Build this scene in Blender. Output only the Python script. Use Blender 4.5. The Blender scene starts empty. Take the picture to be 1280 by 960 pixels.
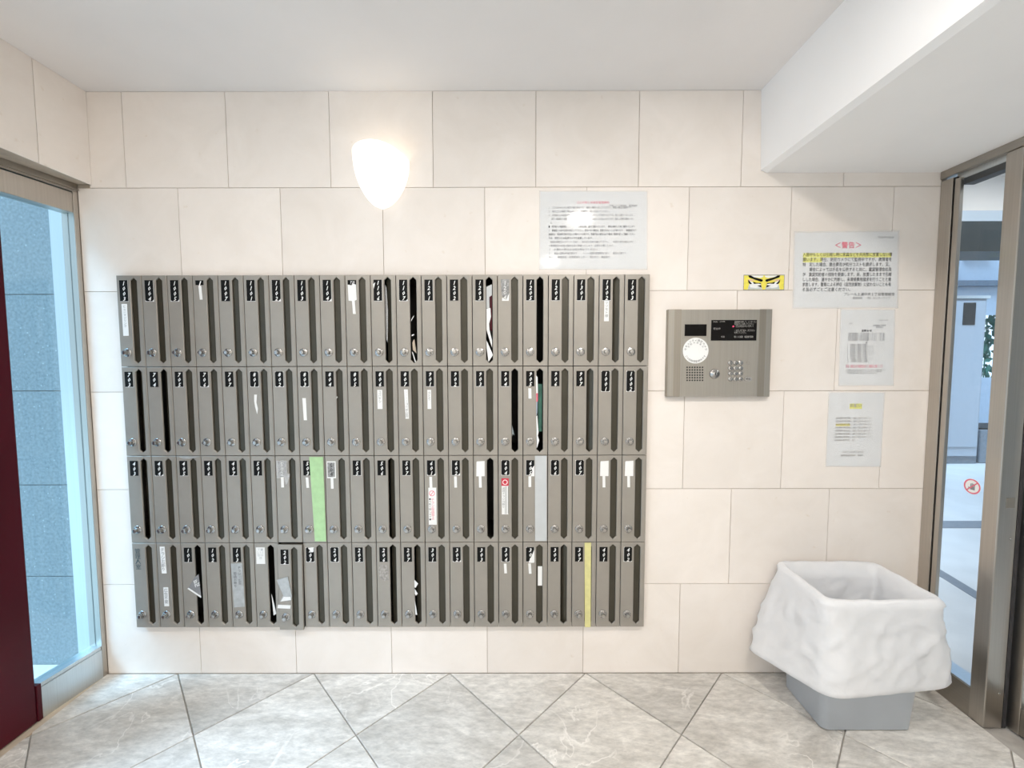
import bpy, bmesh, math, random
from mathutils import Vector, Matrix
random.seed(7)
C = bpy.context.scene
COL = C.collection
# ------------------------------------------------------------------ camera
FPX, PITCH, YAW, ROLL = 516.5648, 0.0606, -0.0006, -0.0019
CAM = Vector((2.0032, -1.6576, 1.3155))
_F = Vector((math.sin(YAW)*math.cos(PITCH), math.cos(YAW)*math.cos(PITCH), -math.sin(PITCH)))
_R = Vector((math.cos(YAW), -math.sin(YAW), 0)); _U = _R.cross(_F)
R2 = _R*math.cos(ROLL)+_U*math.sin(ROLL); U2 = -_R*math.sin(ROLL)+_U*math.cos(ROLL)
cam = bpy.data.cameras.new('camera'); cam.sensor_width = 36; cam.lens = 36*FPX/1280
cam.clip_start = .02
co = bpy.data.objects.new('camera', cam); COL.objects.link(co)
M = Matrix((R2, U2, -_F)).transposed().to_4x4(); M.translation = CAM
co.matrix_world = M
C.camera = co
# ------------------------------------------------------------------ sky, exposure, light
C.view_settings.view_transform = 'Standard'; C.view_settings.look = 'None'
C.view_settings.gamma = 1; C.view_settings.use_curve_mapping = False
C.view_settings.exposure = -0.12
W = bpy.data.worlds.new('sky'); C.world = W; W.use_nodes = True
bg = W.node_tree.nodes['Background']
bg.inputs[0].default_value = (.64, .81, 1.0, 1); bg.inputs[1].default_value = 1.8
C.cycles.max_bounces = 10; C.cycles.diffuse_bounces = 6; C.cycles.glossy_bounces = 5
C.cycles.transparent_max_bounces = 16
C.cycles.sample_clamp_indirect = 6
def area(name, loc, size, power, color, rot=(0,0,0), sy=None, shape='DISK'):
    l = bpy.data.lights.new(name, 'AREA'); l.shape = 'RECTANGLE' if sy else shape; l.size = size
    if sy: l.size_y = sy
    l.energy = power; l.color = color
    o = bpy.data.objects.new(name, l); o.location = loc; o.rotation_euler = rot; COL.objects.link(o); return o
WARM = (1.0, .945, .88)
sl = bpy.data.lights.new('daylight','SUN'); sl.energy = 8; sl.angle = .5; sl.color = (.50,.74,1)
so = bpy.data.objects.new('daylight', sl); COL.objects.link(so); so.rotation_euler = Vector((1.0,.62,-1.55)).to_track_quat('-Z','Y').to_euler()
LAMPS = [(2.50,-1.42,26),(1.05,-1.42,11),(2.40,-2.75,15),(1.05,-2.75,16)]  # first follows the glare and beam shadow; the rest are added fill
for i,(x,y,e) in enumerate(LAMPS):
    area('ceiling_lamp', (x,y,2.335), .16, e, WARM)
# outer vestibule area light, unseen, near-neutral to whiten the tiled floor outside
area('vestibule_lamp', (4.9,-.1,2.43), .5, 24, (1,.98,.95), sy=1.2)
# ------------------------------------------------------------------ constants measured
H = 2.3473
ROWS = [H, 1.9848, 1.5851, 1.1854, .7857, .386, 0]
X0 = .4967; T = .4
XL, XR = .306, 3.68
YB = -3.5
MBX, MBW, MBZ, MBH = .4565, .0994, .216, .3575      # mailbox grid: left, pitch, bottom, row height
def W2(u, v, y=0):
    d = _F + R2*(u-640)/FPX + U2*(480-v)/FPX
    t = (y-CAM.y)/d.y; p = CAM+d*t
    return p.x, p.z
# ------------------------------------------------------------------ materials
def srgb(r,g,b):
    f = lambda c: (c/255/12.92) if c/255 <= .04045 else ((c/255+.055)/1.055)**2.4
    return (f(r), f(g), f(b), 1)
class NT:
    def __init__(s, name):
        s.m = bpy.data.materials.new(name); s.m.use_nodes = True; s.t = s.m.node_tree
        s.b = s.t.nodes['Principled BSDF']; s.out = s.t.nodes['Material Output']
    def n(s, typ, **k):
        x = s.t.nodes.new(typ)
        for a,b in k.items():
            if a.startswith('i_'): x.inputs[a[2:].replace('_',' ')].default_value = b
            else: setattr(x, a, b)
        return x
    def l(s, a, b): s.t.links.new(a, b)
def ramp(nt, fac, stops):
    r = nt.n('ShaderNodeValToRGB'); e = r.color_ramp.elements
    e[0].position, e[0].color = stops[0]; e[1].position, e[1].color = stops[1]
    for p,c in stops[2:]:
        x = e.new(p); x.color = c
    nt.l(fac, r.inputs[0]); return r.outputs[0]
def mul(c, k): return (c[0]*k, c[1]*k, c[2]*k, 1)
def simple(name, col, rough=.5, metal=0, var=.06, scale=30, bump=.0, bscale=200, spec=.5, stretch=None, emit=None, estr=0, coat=0):
    nt = NT(name); tc = nt.n('ShaderNodeTexCoord'); mp = nt.n('ShaderNodeMapping'); nt.l(tc.outputs['Object'], mp.inputs[0])
    if stretch: mp.inputs['Scale'].default_value = stretch
    no = nt.n('ShaderNodeTexNoise', i_Scale=scale, i_Detail=4.0); nt.l(mp.outputs[0], no.inputs['Vector'])
    c = ramp(nt, no.outputs[0], [(.3, mul(col, 1-var)), (.7, mul(col, 1+var))])
    nt.l(c, nt.b.inputs['Base Color'])
    nt.b.inputs['Roughness'].default_value = rough; nt.b.inputs['Metallic'].default_value = metal
    nt.b.inputs['Specular IOR Level'].default_value = spec
    nt.b.inputs['Coat Weight'].default_value = coat
    if bump:
        n2 = nt.n('ShaderNodeTexNoise', i_Scale=bscale, i_Detail=3.0); nt.l(mp.outputs[0], n2.inputs['Vector'])
        bp = nt.n('ShaderNodeBump', i_Strength=bump, i_Distance=.002); nt.l(n2.outputs[0], bp.inputs['Height']); nt.l(bp.outputs[0], nt.b.inputs['Normal'])
    if emit:
        nt.b.inputs['Emission Color'].default_value = emit; nt.b.inputs['Emission Strength'].default_value = estr
    return nt.m
def limestone():
    nt = NT('limestone_tile'); tc = nt.n('ShaderNodeTexCoord'); oi = nt.n('ShaderNodeObjectInfo')
    ad = nt.n('ShaderNodeVectorMath', operation='ADD'); sc = nt.n('ShaderNodeVectorMath', operation='SCALE'); sc.inputs['Scale'].default_value = 40
    cb = nt.n('ShaderNodeCombineXYZ'); nt.l(oi.outputs['Random'], cb.inputs[0]); nt.l(oi.outputs['Random'], cb.inputs[2]); nt.l(cb.outputs[0], sc.inputs[0])
    nt.l(tc.outputs['Object'], ad.inputs[0]); nt.l(sc.outputs[0], ad.inputs[1])
    no = nt.n('ShaderNodeTexNoise', i_Scale=5.0, i_Detail=7.0, i_Roughness=.6, i_Distortion=.6); nt.l(ad.outputs[0], no.inputs['Vector'])
    base = ramp(nt, no.outputs[0], [(.25, (.78,.715,.655,1)), (.75, (.86,.80,.75,1))])
    # sparse tan specks
    sp = nt.n('ShaderNodeTexNoise', i_Scale=28.0, i_Detail=2.0); nt.l(ad.outputs[0], sp.inputs['Vector'])
    spf = ramp(nt, sp.outputs[0], [(.70, (0,0,0,1)), (.80, (.35,.35,.35,1))])
    mx = nt.n('ShaderNodeMix', data_type='RGBA'); nt.l(spf, mx.inputs[0]); nt.l(base, mx.inputs[6]); mx.inputs[7].default_value = (.62,.50,.36,1)
    hs = nt.n('ShaderNodeHueSaturation'); nt.l(mx.outputs[2], hs.inputs['Color'])
    mr = nt.n('ShaderNodeMapRange'); mr.inputs['To Min'].default_value = .95; mr.inputs['To Max'].default_value = 1.04; nt.l(oi.outputs['Random'], mr.inputs[0]); nt.l(mr.outputs[0], hs.inputs['Value'])
    nt.l(hs.outputs[0], nt.b.inputs['Base Color']); nt.b.inputs['Roughness'].default_value = .55; nt.b.inputs['Specular IOR Level'].default_value = .3
    return nt.m
def slate():
    nt = NT('floor_stone'); tc = nt.n('ShaderNodeTexCoord'); oi = nt.n('ShaderNodeObjectInfo')
    cb = nt.n('ShaderNodeCombineXYZ'); nt.l(oi.outputs['Random'], cb.inputs[0]); nt.l(oi.outputs['Random'], cb.inputs[1])
    sc = nt.n('ShaderNodeVectorMath', operation='SCALE'); sc.inputs['Scale'].default_value = 60; nt.l(cb.outputs[0], sc.inputs[0])
    ad = nt.n('ShaderNodeVectorMath', operation='ADD'); nt.l(tc.outputs['Object'], ad.inputs[0]); nt.l(sc.outputs[0], ad.inputs[1])
    mp = nt.n('ShaderNodeMapping'); nt.l(ad.outputs[0], mp.inputs[0]); mp.inputs['Rotation'].default_value = (0,0,.7); mp.inputs['Scale'].default_value = (1,2.6,1)
    n1 = nt.n('ShaderNodeTexNoise', i_Scale=3.2, i_Detail=9.0, i_Roughness=.65, i_Distortion=1.4); nt.l(mp.outputs[0], n1.inputs['Vector'])
    base = ramp(nt, n1.outputs[0], [(.28, (.42,.395,.36,1)), (.5, (.56,.535,.50,1)), (.72, (.72,.695,.655,1))])
    n3 = nt.n('ShaderNodeTexNoise', i_Scale=26.0, i_Detail=6.0, i_Roughness=.7); nt.l(mp.outputs[0], n3.inputs['Vector'])
    fine = ramp(nt, n3.outputs[0], [(.32, (.78,.78,.78,1)), (.68, (1.16,1.16,1.15,1))])
    m0 = nt.n('ShaderNodeMix', data_type='RGBA', blend_type='MULTIPLY'); m0.inputs[0].default_value = 1; nt.l(base, m0.inputs[6]); nt.l(fine, m0.inputs[7])
    # white veins on some tiles
    n2 = nt.n('ShaderNodeTexNoise', i_Scale=4.5, i_Detail=5.0, i_Distortion=1.0); nt.l(ad.outputs[0], n2.inputs['Vector'])
    vein = ramp(nt, n2.outputs[0], [(.485, (0,0,0,1)), (.5, (.8,.8,.8,1)), (.512, (0,0,0,1))])
    n4 = nt.n('ShaderNodeTexNoise', i_Scale=2.2); nt.l(ad.outputs[0], n4.inputs['Vector'])
    vm = ramp(nt, n4.outputs[0], [(.52, (0,0,0,1)), (.62, (1,1,1,1))])
    mm = nt.n('ShaderNodeMath', operation='MULTIPLY'); nt.l(vein, mm.inputs[0]); nt.l(vm, mm.inputs[1])
    m1 = nt.n('ShaderNodeMix', data_type='RGBA'); nt.l(mm.outputs[0], m1.inputs[0]); nt.l(m0.outputs[2], m1.inputs[6]); m1.inputs[7].default_value = (.80,.77,.73,1)
    hs = nt.n('ShaderNodeHueSaturation'); nt.l(m1.outputs[2], hs.inputs['Color'])
    mr = nt.n('ShaderNodeMapRange'); mr.inputs['To Min'].default_value = .94; mr.inputs['To Max'].default_value = 1.12; nt.l(oi.outputs['Random'], mr.inputs[0]); nt.l(mr.outputs[0], hs.inputs['Value'])
    nt.l(hs.outputs[0], nt.b.inputs['Base Color']); nt.b.inputs['Roughness'].default_value = .5; nt.b.inputs['Specular IOR Level'].default_value = .35
    bp = nt.n('ShaderNodeBump', i_Strength=.5, i_Distance=.0025); nt.l(n1.outputs[0], bp.inputs['Height']); nt.l(bp.outputs[0], nt.b.inputs['Normal'])
    return nt.m
def granite(name, a, b, fleck, rough=.25):
    nt = NT(name); tc = nt.n('ShaderNodeTexCoord')
    n1 = nt.n('ShaderNodeTexNoise', i_Scale=90.0, i_Detail=5.0); nt.l(tc.outputs['Object'], n1.inputs['Vector'])
    base = ramp(nt, n1.outputs[0], [(.3, a), (.7, b)])
    vo = nt.n('ShaderNodeTexVoronoi', i_Scale=34.0); nt.l(tc.outputs['Object'], vo.inputs['Vector'])
    f = ramp(nt, vo.outputs['Distance'], [(.05, (.7,.7,.7,1)), (.13, (0,0,0,1))])
    mx = nt.n('ShaderNodeMix', data_type='RGBA'); nt.l(f, mx.inputs[0]); nt.l(base, mx.inputs[6]); mx.inputs[7].default_value = fleck
    nt.l(mx.outputs[2], nt.b.inputs['Base Color']); nt.b.inputs['Roughness'].default_value = rough
    return nt.m
def brushed(name, col, rough=.3, vertical=True, metal=1.0):
    s = (260,260,2) if vertical else (2,2,260)
    return simple(name, col, rough=rough, metal=metal, var=.05, scale=1.0, stretch=s, bump=.08, bscale=1.0)
def glass(name, tint=(1,1,1,1), f=.06):
    nt = NT(name); tr = nt.n('ShaderNodeBsdfTransparent'); tr.inputs[0].default_value = tint
    gl = nt.n('ShaderNodeBsdfGlossy', i_Roughness=.02); lw = nt.n('ShaderNodeLayerWeight', i_Blend=.5); pw = nt.n('ShaderNodeMath', operation='POWER'); nt.l(lw.outputs['Facing'], pw.inputs[0]); pw.inputs[1].default_value = 4.5
    fr = nt.n('ShaderNodeMath', operation='MULTIPLY_ADD'); nt.l(pw.outputs[0], fr.inputs[0]); fr.inputs[1].default_value = .7; fr.inputs[2].default_value = .035
    tc = nt.n('ShaderNodeTexCoord'); no = nt.n('ShaderNodeTexNoise', i_Scale=3.0); nt.l(tc.outputs['Object'], no.inputs['Vector'])
    bp = nt.n('ShaderNodeBump', i_Strength=.02); nt.l(no.outputs[0], bp.inputs['Height']); nt.l(bp.outputs[0], gl.inputs['Normal'])
    mx = nt.n('ShaderNodeMixShader'); nt.l(fr.outputs[0], mx.inputs[0]); nt.l(tr.outputs[0], mx.inputs[1]); nt.l(gl.outputs[0], mx.inputs[2])
    nt.l(mx.outputs[0], nt.out.inputs[0]); return nt.m
def film(name, col, alpha, rough=.3):
    m = simple(name, col, rough=rough, var=.03); b = m.node_tree.nodes['Principled BSDF']; b.inputs['Alpha'].default_value = alpha; return m
def bagmat():
    nt = NT('bag_film'); tc = nt.n('ShaderNodeTexCoord'); no = nt.n('ShaderNodeTexNoise', i_Scale=14.0, i_Detail=5.0, i_Distortion=1.5); nt.l(tc.outputs['Object'], no.inputs['Vector'])
    c = ramp(nt, no.outputs[0], [(.3, (.93,.935,.95,1)), (.7, (.97,.97,.98,1))])
    nt.l(c, nt.b.inputs['Base Color']); nt.b.inputs['Roughness'].default_value = .38
    bp = nt.n('ShaderNodeBump', i_Strength=.25, i_Distance=.006); nt.l(no.outputs[0], bp.inputs['Height']); nt.l(bp.outputs[0], nt.b.inputs['Normal'])
    tl = nt.n('ShaderNodeBsdfTranslucent'); nt.l(c, tl.inputs[0]); tr = nt.n('ShaderNodeBsdfTransparent')
    m1 = nt.n('ShaderNodeMixShader'); m1.inputs[0].default_value = .32; nt.l(nt.b.outputs[0], m1.inputs[1]); nt.l(tl.outputs[0], m1.inputs[2])
    m2 = nt.n('ShaderNodeMixShader'); m2.inputs[0].default_value = .06; nt.l(m1.outputs[0], m2.inputs[1]); nt.l(tr.outputs[0], m2.inputs[2])
    nt.l(m2.outputs[0], nt.out.inputs[0]); return nt.m
MT = dict(
 tile=limestone(), stone=slate(),
 grout=simple('wall_grout', (.50,.43,.35,1), .9, var=.1),
 fgrout=simple('floor_grout', (.40,.375,.345,1), .9, var=.1),
 ceil=simple('ceiling_plaster_shaded', (.79,.755,.735,1), .9, var=.02, scale=4, bump=.1, bscale=300),
 beam=simple('beam_plaster_lit', (.89,.872,.86,1), .85, var=.015, scale=4, bump=.1, bscale=300),  # same paint as the ceiling, paler to put daylight into the colour
 wall=simple('painted_wall', (.86,.84,.80,1), .85, var=.02),
 mbface=simple('mailbox_metal', (.335,.31,.275,1), .42, metal=.35, var=.05, scale=14, bump=.05, bscale=400),
 mbbody=simple('mailbox_housing', (.06,.055,.045,1), .6, var=.1),
 flap=simple('flap_metal', (.058,.052,.037,1), .33, metal=.4, var=.1, scale=20),
 chrome=simple('dial_chrome', (.46,.45,.435,1), .25, metal=1.0, var=.1, scale=300),
 black=simple('plate_black', (.008,.008,.008,1), .5, var=.2, spec=.12),
 dark=simple('dark_slot', (.02,.02,.02,1), .6, var=.2),
 white=simple('white_print', (.85,.85,.84,1), .5, var=.02),
 paper=simple('paper_white', (.82,.82,.81,1), .6, var=.03, scale=12),
 tape_green=simple('green_tape', (.40,.62,.33,1), .45, var=.07, scale=50),
 tape_grey=simple('grey_tape', (.52,.54,.55,1), .4, var=.04, scale=20),
 tape_yellow=simple('yellow_tape', (.66,.62,.28,1), .5, var=.08, scale=40),
 tape_silver=simple('silver_tape', (.45,.46,.46,1), .35, var=.15, scale=40, metal=.3),
 faded=simple('faded_plate', (.26,.26,.26,1), .5, var=.45, scale=150),
 residue=simple('glue_residue', (.32,.30,.28,1), .7, var=.35, scale=120),
 clear=film('clear_film', (.85,.86,.88,1), .22, .08),
 clouded=film('clouded_film', (.80,.80,.80,1), .30, .2),
 red=simple('red_print', (.60,.03,.06,1), .5, var=.05),
 pink=simple('pink_print', (.72,.16,.22,1), .5, var=.05),
 ink=simple('ink', (.05,.05,.055,1), .6, var=.1),
 inkgrey=simple('faded_ink', (.22,.22,.23,1), .6, var=.1),
 inkteal=simple('teal_ink', (.03,.07,.09,1), .5, var=.1),
 yellow=simple('yellow_marker', (.80,.78,.10,1), .6, var=.05),
 eyeyellow=simple('sticker_yellow', (.82,.72,.10,1), .45, var=.12, scale=60),
 blush=simple('sticker_blush', (.72,.48,.38,1), .5, var=.1),
 eyegrey=simple('sticker_grey', (.52,.56,.56,1), .5, var=.1),
 steel=brushed('brushed_steel', (.50,.465,.42,1), .32),
 steelh=brushed('brushed_steel_rail', (.40,.37,.33,1), .35, vertical=False),
 panel=brushed('intercom_steel', (.40,.375,.335,1), .42, vertical=True, metal=.75),
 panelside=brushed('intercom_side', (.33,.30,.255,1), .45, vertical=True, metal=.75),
 bluesteel=brushed('window_steel', (.62,.66,.68,1), .3),
 rubber=simple('rubber_seal', (.03,.028,.03,1), .7, var=.1),
 screen=simple('screen_black', (.006,.005,.005,1), .3, var=.2, spec=.12),
 screentext=simple('screen_text', (.38,.36,.34,1), .5, var=.1),
 led=simple('red_led', (.5,.02,.06,1), .4, emit=(1,.05,.15,1), estr=1.5),
 maroon=simple('maroon_lacquer', (.060,.004,.010,1), .38, var=.35, scale=2.2, stretch=(1,1,.35), bump=.02, spec=.22),
 granite=granite('grey_granite', (.17,.205,.22,1), (.28,.32,.335,1), (.55,.60,.62,1), .3),
 darkgranite=granite('dark_granite', (.03,.03,.027,1), (.06,.06,.052,1), (.10,.10,.09,1), .5),
 pave=simple('pale_paving', (.62,.62,.60,1), .6, var=.08, scale=6),
 marble=simple('white_marble', (.66,.66,.66,1), .35, var=.06, scale=5),
 strip=simple('grey_stone_strip', (.20,.22,.25,1), .4, var=.1),
 cabinet=simple('cabinet_paint', (.40,.43,.48,1), .4, var=.02),
 outwall=simple('outer_wall', (.32,.38,.46,1), .7, var=.05),
 rail=simple('dark_rail', (.08,.11,.15,1), .5, var=.1),
 leaf=simple('leaf_green', (.05,.16,.12,1), .6, var=.3),
 bin=simple('bin_plastic', (.52,.56,.61,1), .38, var=.04, scale=8),
 bag=bagmat(), glass=glass('clear_glass', (.97,.985,.985,1)), bglass=glass('bluish_glass', (.86,.95,.97,1)),
 shade=simple('opal_glass', (.9,.88,.84,1), .25, var=.01, emit=(1,.96,.90,1), estr=.85),
 bulb=simple('bulb_glow', (1,1,1,1), .3, emit=(1,.9,.75,1), estr=6),
 lampglow=simple('lamp_lens', (1,1,1,1), .3, emit=(1,.93,.83,1), estr=8),
 plate=simple('lamp_plate', (.6,.58,.55,1), .4, metal=.8),
 tan=simple('tan_stone', (.52,.43,.33,1), .7, var=.12, scale=20),
)
# ------------------------------------------------------------------ mesh helpers
class MB:
    def __init__(s): s.v=[]; s.f=[]; s.sm=[]
    def face(s, pts, smooth=False):
        i=len(s.v); s.v+= [tuple(p) for p in pts]; s.f.append(tuple(range(i,i+len(pts)))); s.sm.append(smooth); return s
    def box(s, a, b, bev=0):
        x0,y0,z0=[min(a[i],b[i]) for i in range(3)]; x1,y1,z1=[max(a[i],b[i]) for i in range(3)]
        if bev and bev*2.2 < min(x1-x0,y1-y0,z1-z0):
            bm=bmesh.new(); bmesh.ops.create_cube(bm,size=1)
            for v in bm.verts: v.co=Vector((x0+(v.co.x+.5)*(x1-x0), y0+(v.co.y+.5)*(y1-y0), z0+(v.co.z+.5)*(z1-z0)))
            bmesh.ops.bevel(bm,geom=bm.edges[:],offset=bev,segments=2,affect='EDGES',profile=.5)
            i=len(s.v); bm.verts.index_update(); s.v+=[tuple(v.co) for v in bm.verts]
            for f in bm.faces: s.f.append(tuple(i+v.index for v in f.verts)); s.sm.append(False)
            bm.free(); return s
        i=len(s.v); s.v+=[(x0,y0,z0),(x1,y0,z0),(x1,y1,z0),(x0,y1,z0),(x0,y0,z1),(x1,y0,z1),(x1,y1,z1),(x0,y1,z1)]
        for q in ((0,3,2,1),(4,5,6,7),(0,1,5,4),(1,2,6,5),(2,3,7,6),(3,0,4,7)): s.f.append(tuple(i+k for k in q)); s.sm.append(False)
        return s
    def prism(s, poly, d0, d1, axis=1, smooth=False):
        # poly: 2D points; extruded along axis; axis=1 -> (x,z) extruded in y ; axis=2 -> (x,y) in z ; axis=0 -> (y,z) in x
        def P(p,d): return {1:(p[0],d,p[1]),2:(p[0],p[1],d),0:(d,p[0],p[1])}[axis]
        n=len(poly); i=len(s.v); s.v+=[P(p,d0) for p in poly]+[P(p,d1) for p in poly]
        s.f.append(tuple(range(i,i+n))); s.sm.append(False); s.f.append(tuple(range(i+2*n-1,i+n-1,-1))); s.sm.append(False)
        for k in range(n):
            a,b=k,(k+1)%n; s.f.append((i+a,i+n+a,i+n+b,i+b)); s.sm.append(smooth)
        return s
    def loft(s, rings, closed=True, cap0=False, cap1=False, smooth=True):
        i=len(s.v); n=len(rings[0])
        for r in rings: s.v+=[tuple(p) for p in r]
        for a in range(len(rings)-1):
            for k in range(n if closed else n-1):
                b=(k+1)%n; s.f.append((i+a*n+k,i+a*n+b,i+(a+1)*n+b,i+(a+1)*n+k)); s.sm.append(smooth)
        if cap0: s.f.append(tuple(i+k for k in range(n-1,-1,-1))); s.sm.append(False)
        if cap1:
            j=i+(len(rings)-1)*n; s.f.append(tuple(j+k for k in range(n))); s.sm.append(False)
        return s
    def turn(s, prof, c=(0,0,0), axis='-y', n=24, smooth=True, flute=0):
        # prof: [(r, h)], h grows along axis
        rings=[]
        for r,h in prof:
            ring=[]
            for k in range(n):
                t=2*math.pi*k/n; rr=r*(1+(flute if k%2 else 0))
                a,b=rr*math.cos(t),rr*math.sin(t)
                ring.append((c[0]+a,c[1]-h,c[2]+b) if axis=='-y' else (c[0]+a,c[1]+b,c[2]+h))
            rings.append(ring)
        return s.loft(rings,True,True,True,smooth)
    def mesh(s, name, mat):
        me=bpy.data.meshes.new(name); me.from_pydata(s.v,[],s.f)
        for p,q in zip(me.polygons,s.sm): p.use_smooth=q
        bm=bmesh.new(); bm.from_mesh(me); bmesh.ops.remove_doubles(bm,verts=bm.verts,dist=1e-6); bmesh.ops.recalc_face_normals(bm,faces=bm.faces); bm.to_mesh(me); bm.free()
        me.materials.append(mat); return me
    def build(s, name, mat, parent=None, loc=None):
        return link(name, s.mesh(name,mat), parent, loc)
def link(name, me, parent=None, loc=None):
    o=bpy.data.objects.new(name,me); COL.objects.link(o)
    if parent is not None: o.parent=parent
    if loc is not None: o.location=loc
    return o
def tag(o, label, cat, group=None):
    o['label']=label; o['category']=cat
    if group: o['group']=group
    return o
def thing(name, label, cat, loc, group=None, rz=0):
    o=bpy.data.objects.new(name,None); o.empty_display_size=.05; COL.objects.link(o); o.location=loc; o.rotation_euler=(0,0,rz)
    return tag(o,label,cat,group)
def struct(o): o['kind']='structure'; return o
def dup(o, parent=None, loc=None):
    c=o.copy(); COL.objects.link(c)
    if parent is not None: c.parent=parent
    if loc is not None: c.location=loc
    return c
# text: queued, then converted to meshes in one go
TEXTS=[]
def text(body, size, mat, name, parent, loc, align='CENTER', shear=0, bold=0, lead=1.0, track=1.0, rot=0, lab=None, sx=1.0, res=1):
    c=bpy.data.curves.new('print','FONT'); c.body=body; c.size=size; c.align_x=align; c.align_y='TOP'; c.shear=shear
    c.offset=bold; c.space_line=lead; c.space_character=track; c.resolution_u=res; c.fill_mode='FRONT'
    o=bpy.data.objects.new('print',c); COL.objects.link(o)
    TEXTS.append((o,mat,name,parent,loc,rot,lab,sx))
def flush_text():
    bpy.context.view_layer.update(); dg=bpy.context.evaluated_depsgraph_get(); cache=[]
    for o,mat,name,parent,loc,rot,lab,sx in TEXTS:
        me=bpy.data.meshes.new_from_object(o.evaluated_get(dg)); cache.append(me)
    for (o,mat,name,parent,loc,rot,lab,sx),me in zip(TEXTS,cache):
        c,s=math.cos(rot),math.sin(rot)
        for v in me.vertices:
            x,y=v.co.x*sx,v.co.y; v.co=(x*c-y*s,0,x*s+y*c)
        me.materials.clear(); me.materials.append(mat); me.name=name
        n=link(name,me,parent,loc)
        if lab: n['label']=lab
        cu=o.data; bpy.data.objects.remove(o); bpy.data.curves.remove(cu)
# ------------------------------------------------------------------ setting: back wall
HX0,HX1 = MBX+.003, MBX+21*MBW-.003
HZ0,HZ1 = MBZ+.003, MBZ+4*MBH-.003
BX0,BX1 = XL-.02, 3.705
m=MB()
for a,b,c,d in ((BX0,HX0,-.1,2.6),(HX1,BX1,-.1,2.6),(HX0,HX1,-.1,HZ0),(HX0,HX1,HZ1,2.6)): m.box((a,.004,c),(b,.26,d))
m.box((HX0,.22,HZ0),(HX1,.26,HZ1))
wall_back=struct(m.build('wall_back',MT['grout']))
def rect_minus(r, h):
    x0,x1,z0,z1=r; a0,a1,b0,b1=h
    if x1<=a0 or x0>=a1 or z1<=b0 or z0>=b1: return [r]
    out=[]
    if x0<a0: out.append((x0,a0,z0,z1))
    if x1>a1: out.append((a1,x1,z0,z1))
    mx0,mx1=max(x0,a0),min(x1,a1)
    if z0<b0: out.append((mx0,mx1,z0,b0))
    if z1>b1: out.append((mx0,mx1,b1,z1))
    return out
G=.0011
def wall_tiles(parent):
    for r in range(6):
        zt,zb=ROWS[r],ROWS[r+1]
        off = 0 if r%2==0 else .5*T
        if r in (1,3,5): off=.2
        k=-2
        while True:
            x0=X0+off+k*T; x1=x0+T; k+=1
            if x0>XR: break
            if x1<=XL: continue
            # the strip between the corner x=.306 and x=.36 lies under the left soffit only below 2.0 m
            lo = .355 if r==0 else XL+.001
            a,b=max(x0+G,lo),min(x1-G,XR-.001)
            if b-a<.004: continue
            rects=rect_minus((a,b,zb+G,zt-G),(HX0,HX1,HZ0,HZ1))
            if not rects: continue
            m=MB()
            for q in rects: m.box((q[0],0,q[2]),(q[1],.004,q[3]))
            m.build('tile',MT['tile'],parent)
wall_tiles(wall_back)
# ------------------------------------------------------------------ floor
m=MB(); m.box((XL-.03,YB,-.1),(XR+.12,.26,-.007)); floor=struct(m.build('floor',MT['fgrout']))
FX,FD=.5968,.5707
def clip(poly, ax, lim, keep_less):
    out=[]
    for i in range(len(poly)):
        p,q=poly[i],poly[(i+1)%len(poly)]
        ip=(p[ax]<=lim) if keep_less else (p[ax]>=lim); iq=(q[ax]<=lim) if keep_less else (q[ax]>=lim)
        if ip: out.append(p)
        if ip!=iq:
            t=(lim-p[ax])/(q[ax]-p[ax]); out.append((p[0]+(q[0]-p[0])*t,p[1]+(q[1]-p[1])*t))
    return out
hd=FD/2-.0027
for j in range(0,13):
    for k in range(-3,8):
        cx=FX+FD*(k+ (.5 if j%2==0 else 0)); cy=-FD/2*j
        poly=[(cx+hd,cy),(cx,cy+hd),(cx-hd,cy),(cx,cy-hd)]
        for ax,lim,kl in ((0,XL-.003,False),(0,XR-.002,True),(1,-.002,True),(1,YB,False)):
            if poly: poly=clip(poly,ax,lim,kl)
        if len(poly)<3: continue
        ar=abs(sum(poly[i][0]*poly[(i+1)%len(poly)][1]-poly[(i+1)%len(poly)][0]*poly[i][1] for i in range(len(poly))))/2
        if ar<2e-4: continue
        c0=(sum(p[0] for p in poly)/len(poly),sum(p[1] for p in poly)/len(poly))
        ins=[(p[0]+(c0[0]-p[0])*.008,p[1]+(c0[1]-p[1])*.008) for p in poly]
        m=MB(); n=len(poly)
        lo=[(p[0],p[1],-.007) for p in poly]; mi=[(p[0],p[1],-.0015) for p in poly]; hi=[(p[0],p[1],0) for p in ins]
        m.loft([lo,mi,hi],True,False,True,False); m.build('tile',MT['stone'],floor)
# ------------------------------------------------------------------ ceiling, beam, enclosing walls
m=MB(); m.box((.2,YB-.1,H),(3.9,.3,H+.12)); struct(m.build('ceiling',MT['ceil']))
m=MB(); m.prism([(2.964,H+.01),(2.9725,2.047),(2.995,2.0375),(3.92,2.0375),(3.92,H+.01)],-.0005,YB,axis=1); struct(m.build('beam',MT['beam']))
m=MB(); m.box((.2,YB-.15,-.1),(3.9,YB,2.6)); struct(m.build('wall_rear',MT['wall']))
# left wall: tiled lintel above the window and entrance, open below
wl=MB(); wl.box((.2,YB,1.999),(.358,.0,2.6)); wl.box((.2,YB,-.1),(.33,-2.95,1.999)); wall_left=struct(wl.build('wall_left',MT['grout']))
y=0; ys=[0,-.18,-.58,-.98,-1.38,-1.78,-2.18,-2.58,-2.98,-3.38,YB]
for a,b in zip(ys[:-1],ys[1:]):
    m=MB(); m.box((.358,a-G,1.9965),(.362,b+G,H-.001)); m.build('tile',MT['tile'],wall_left)
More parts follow.
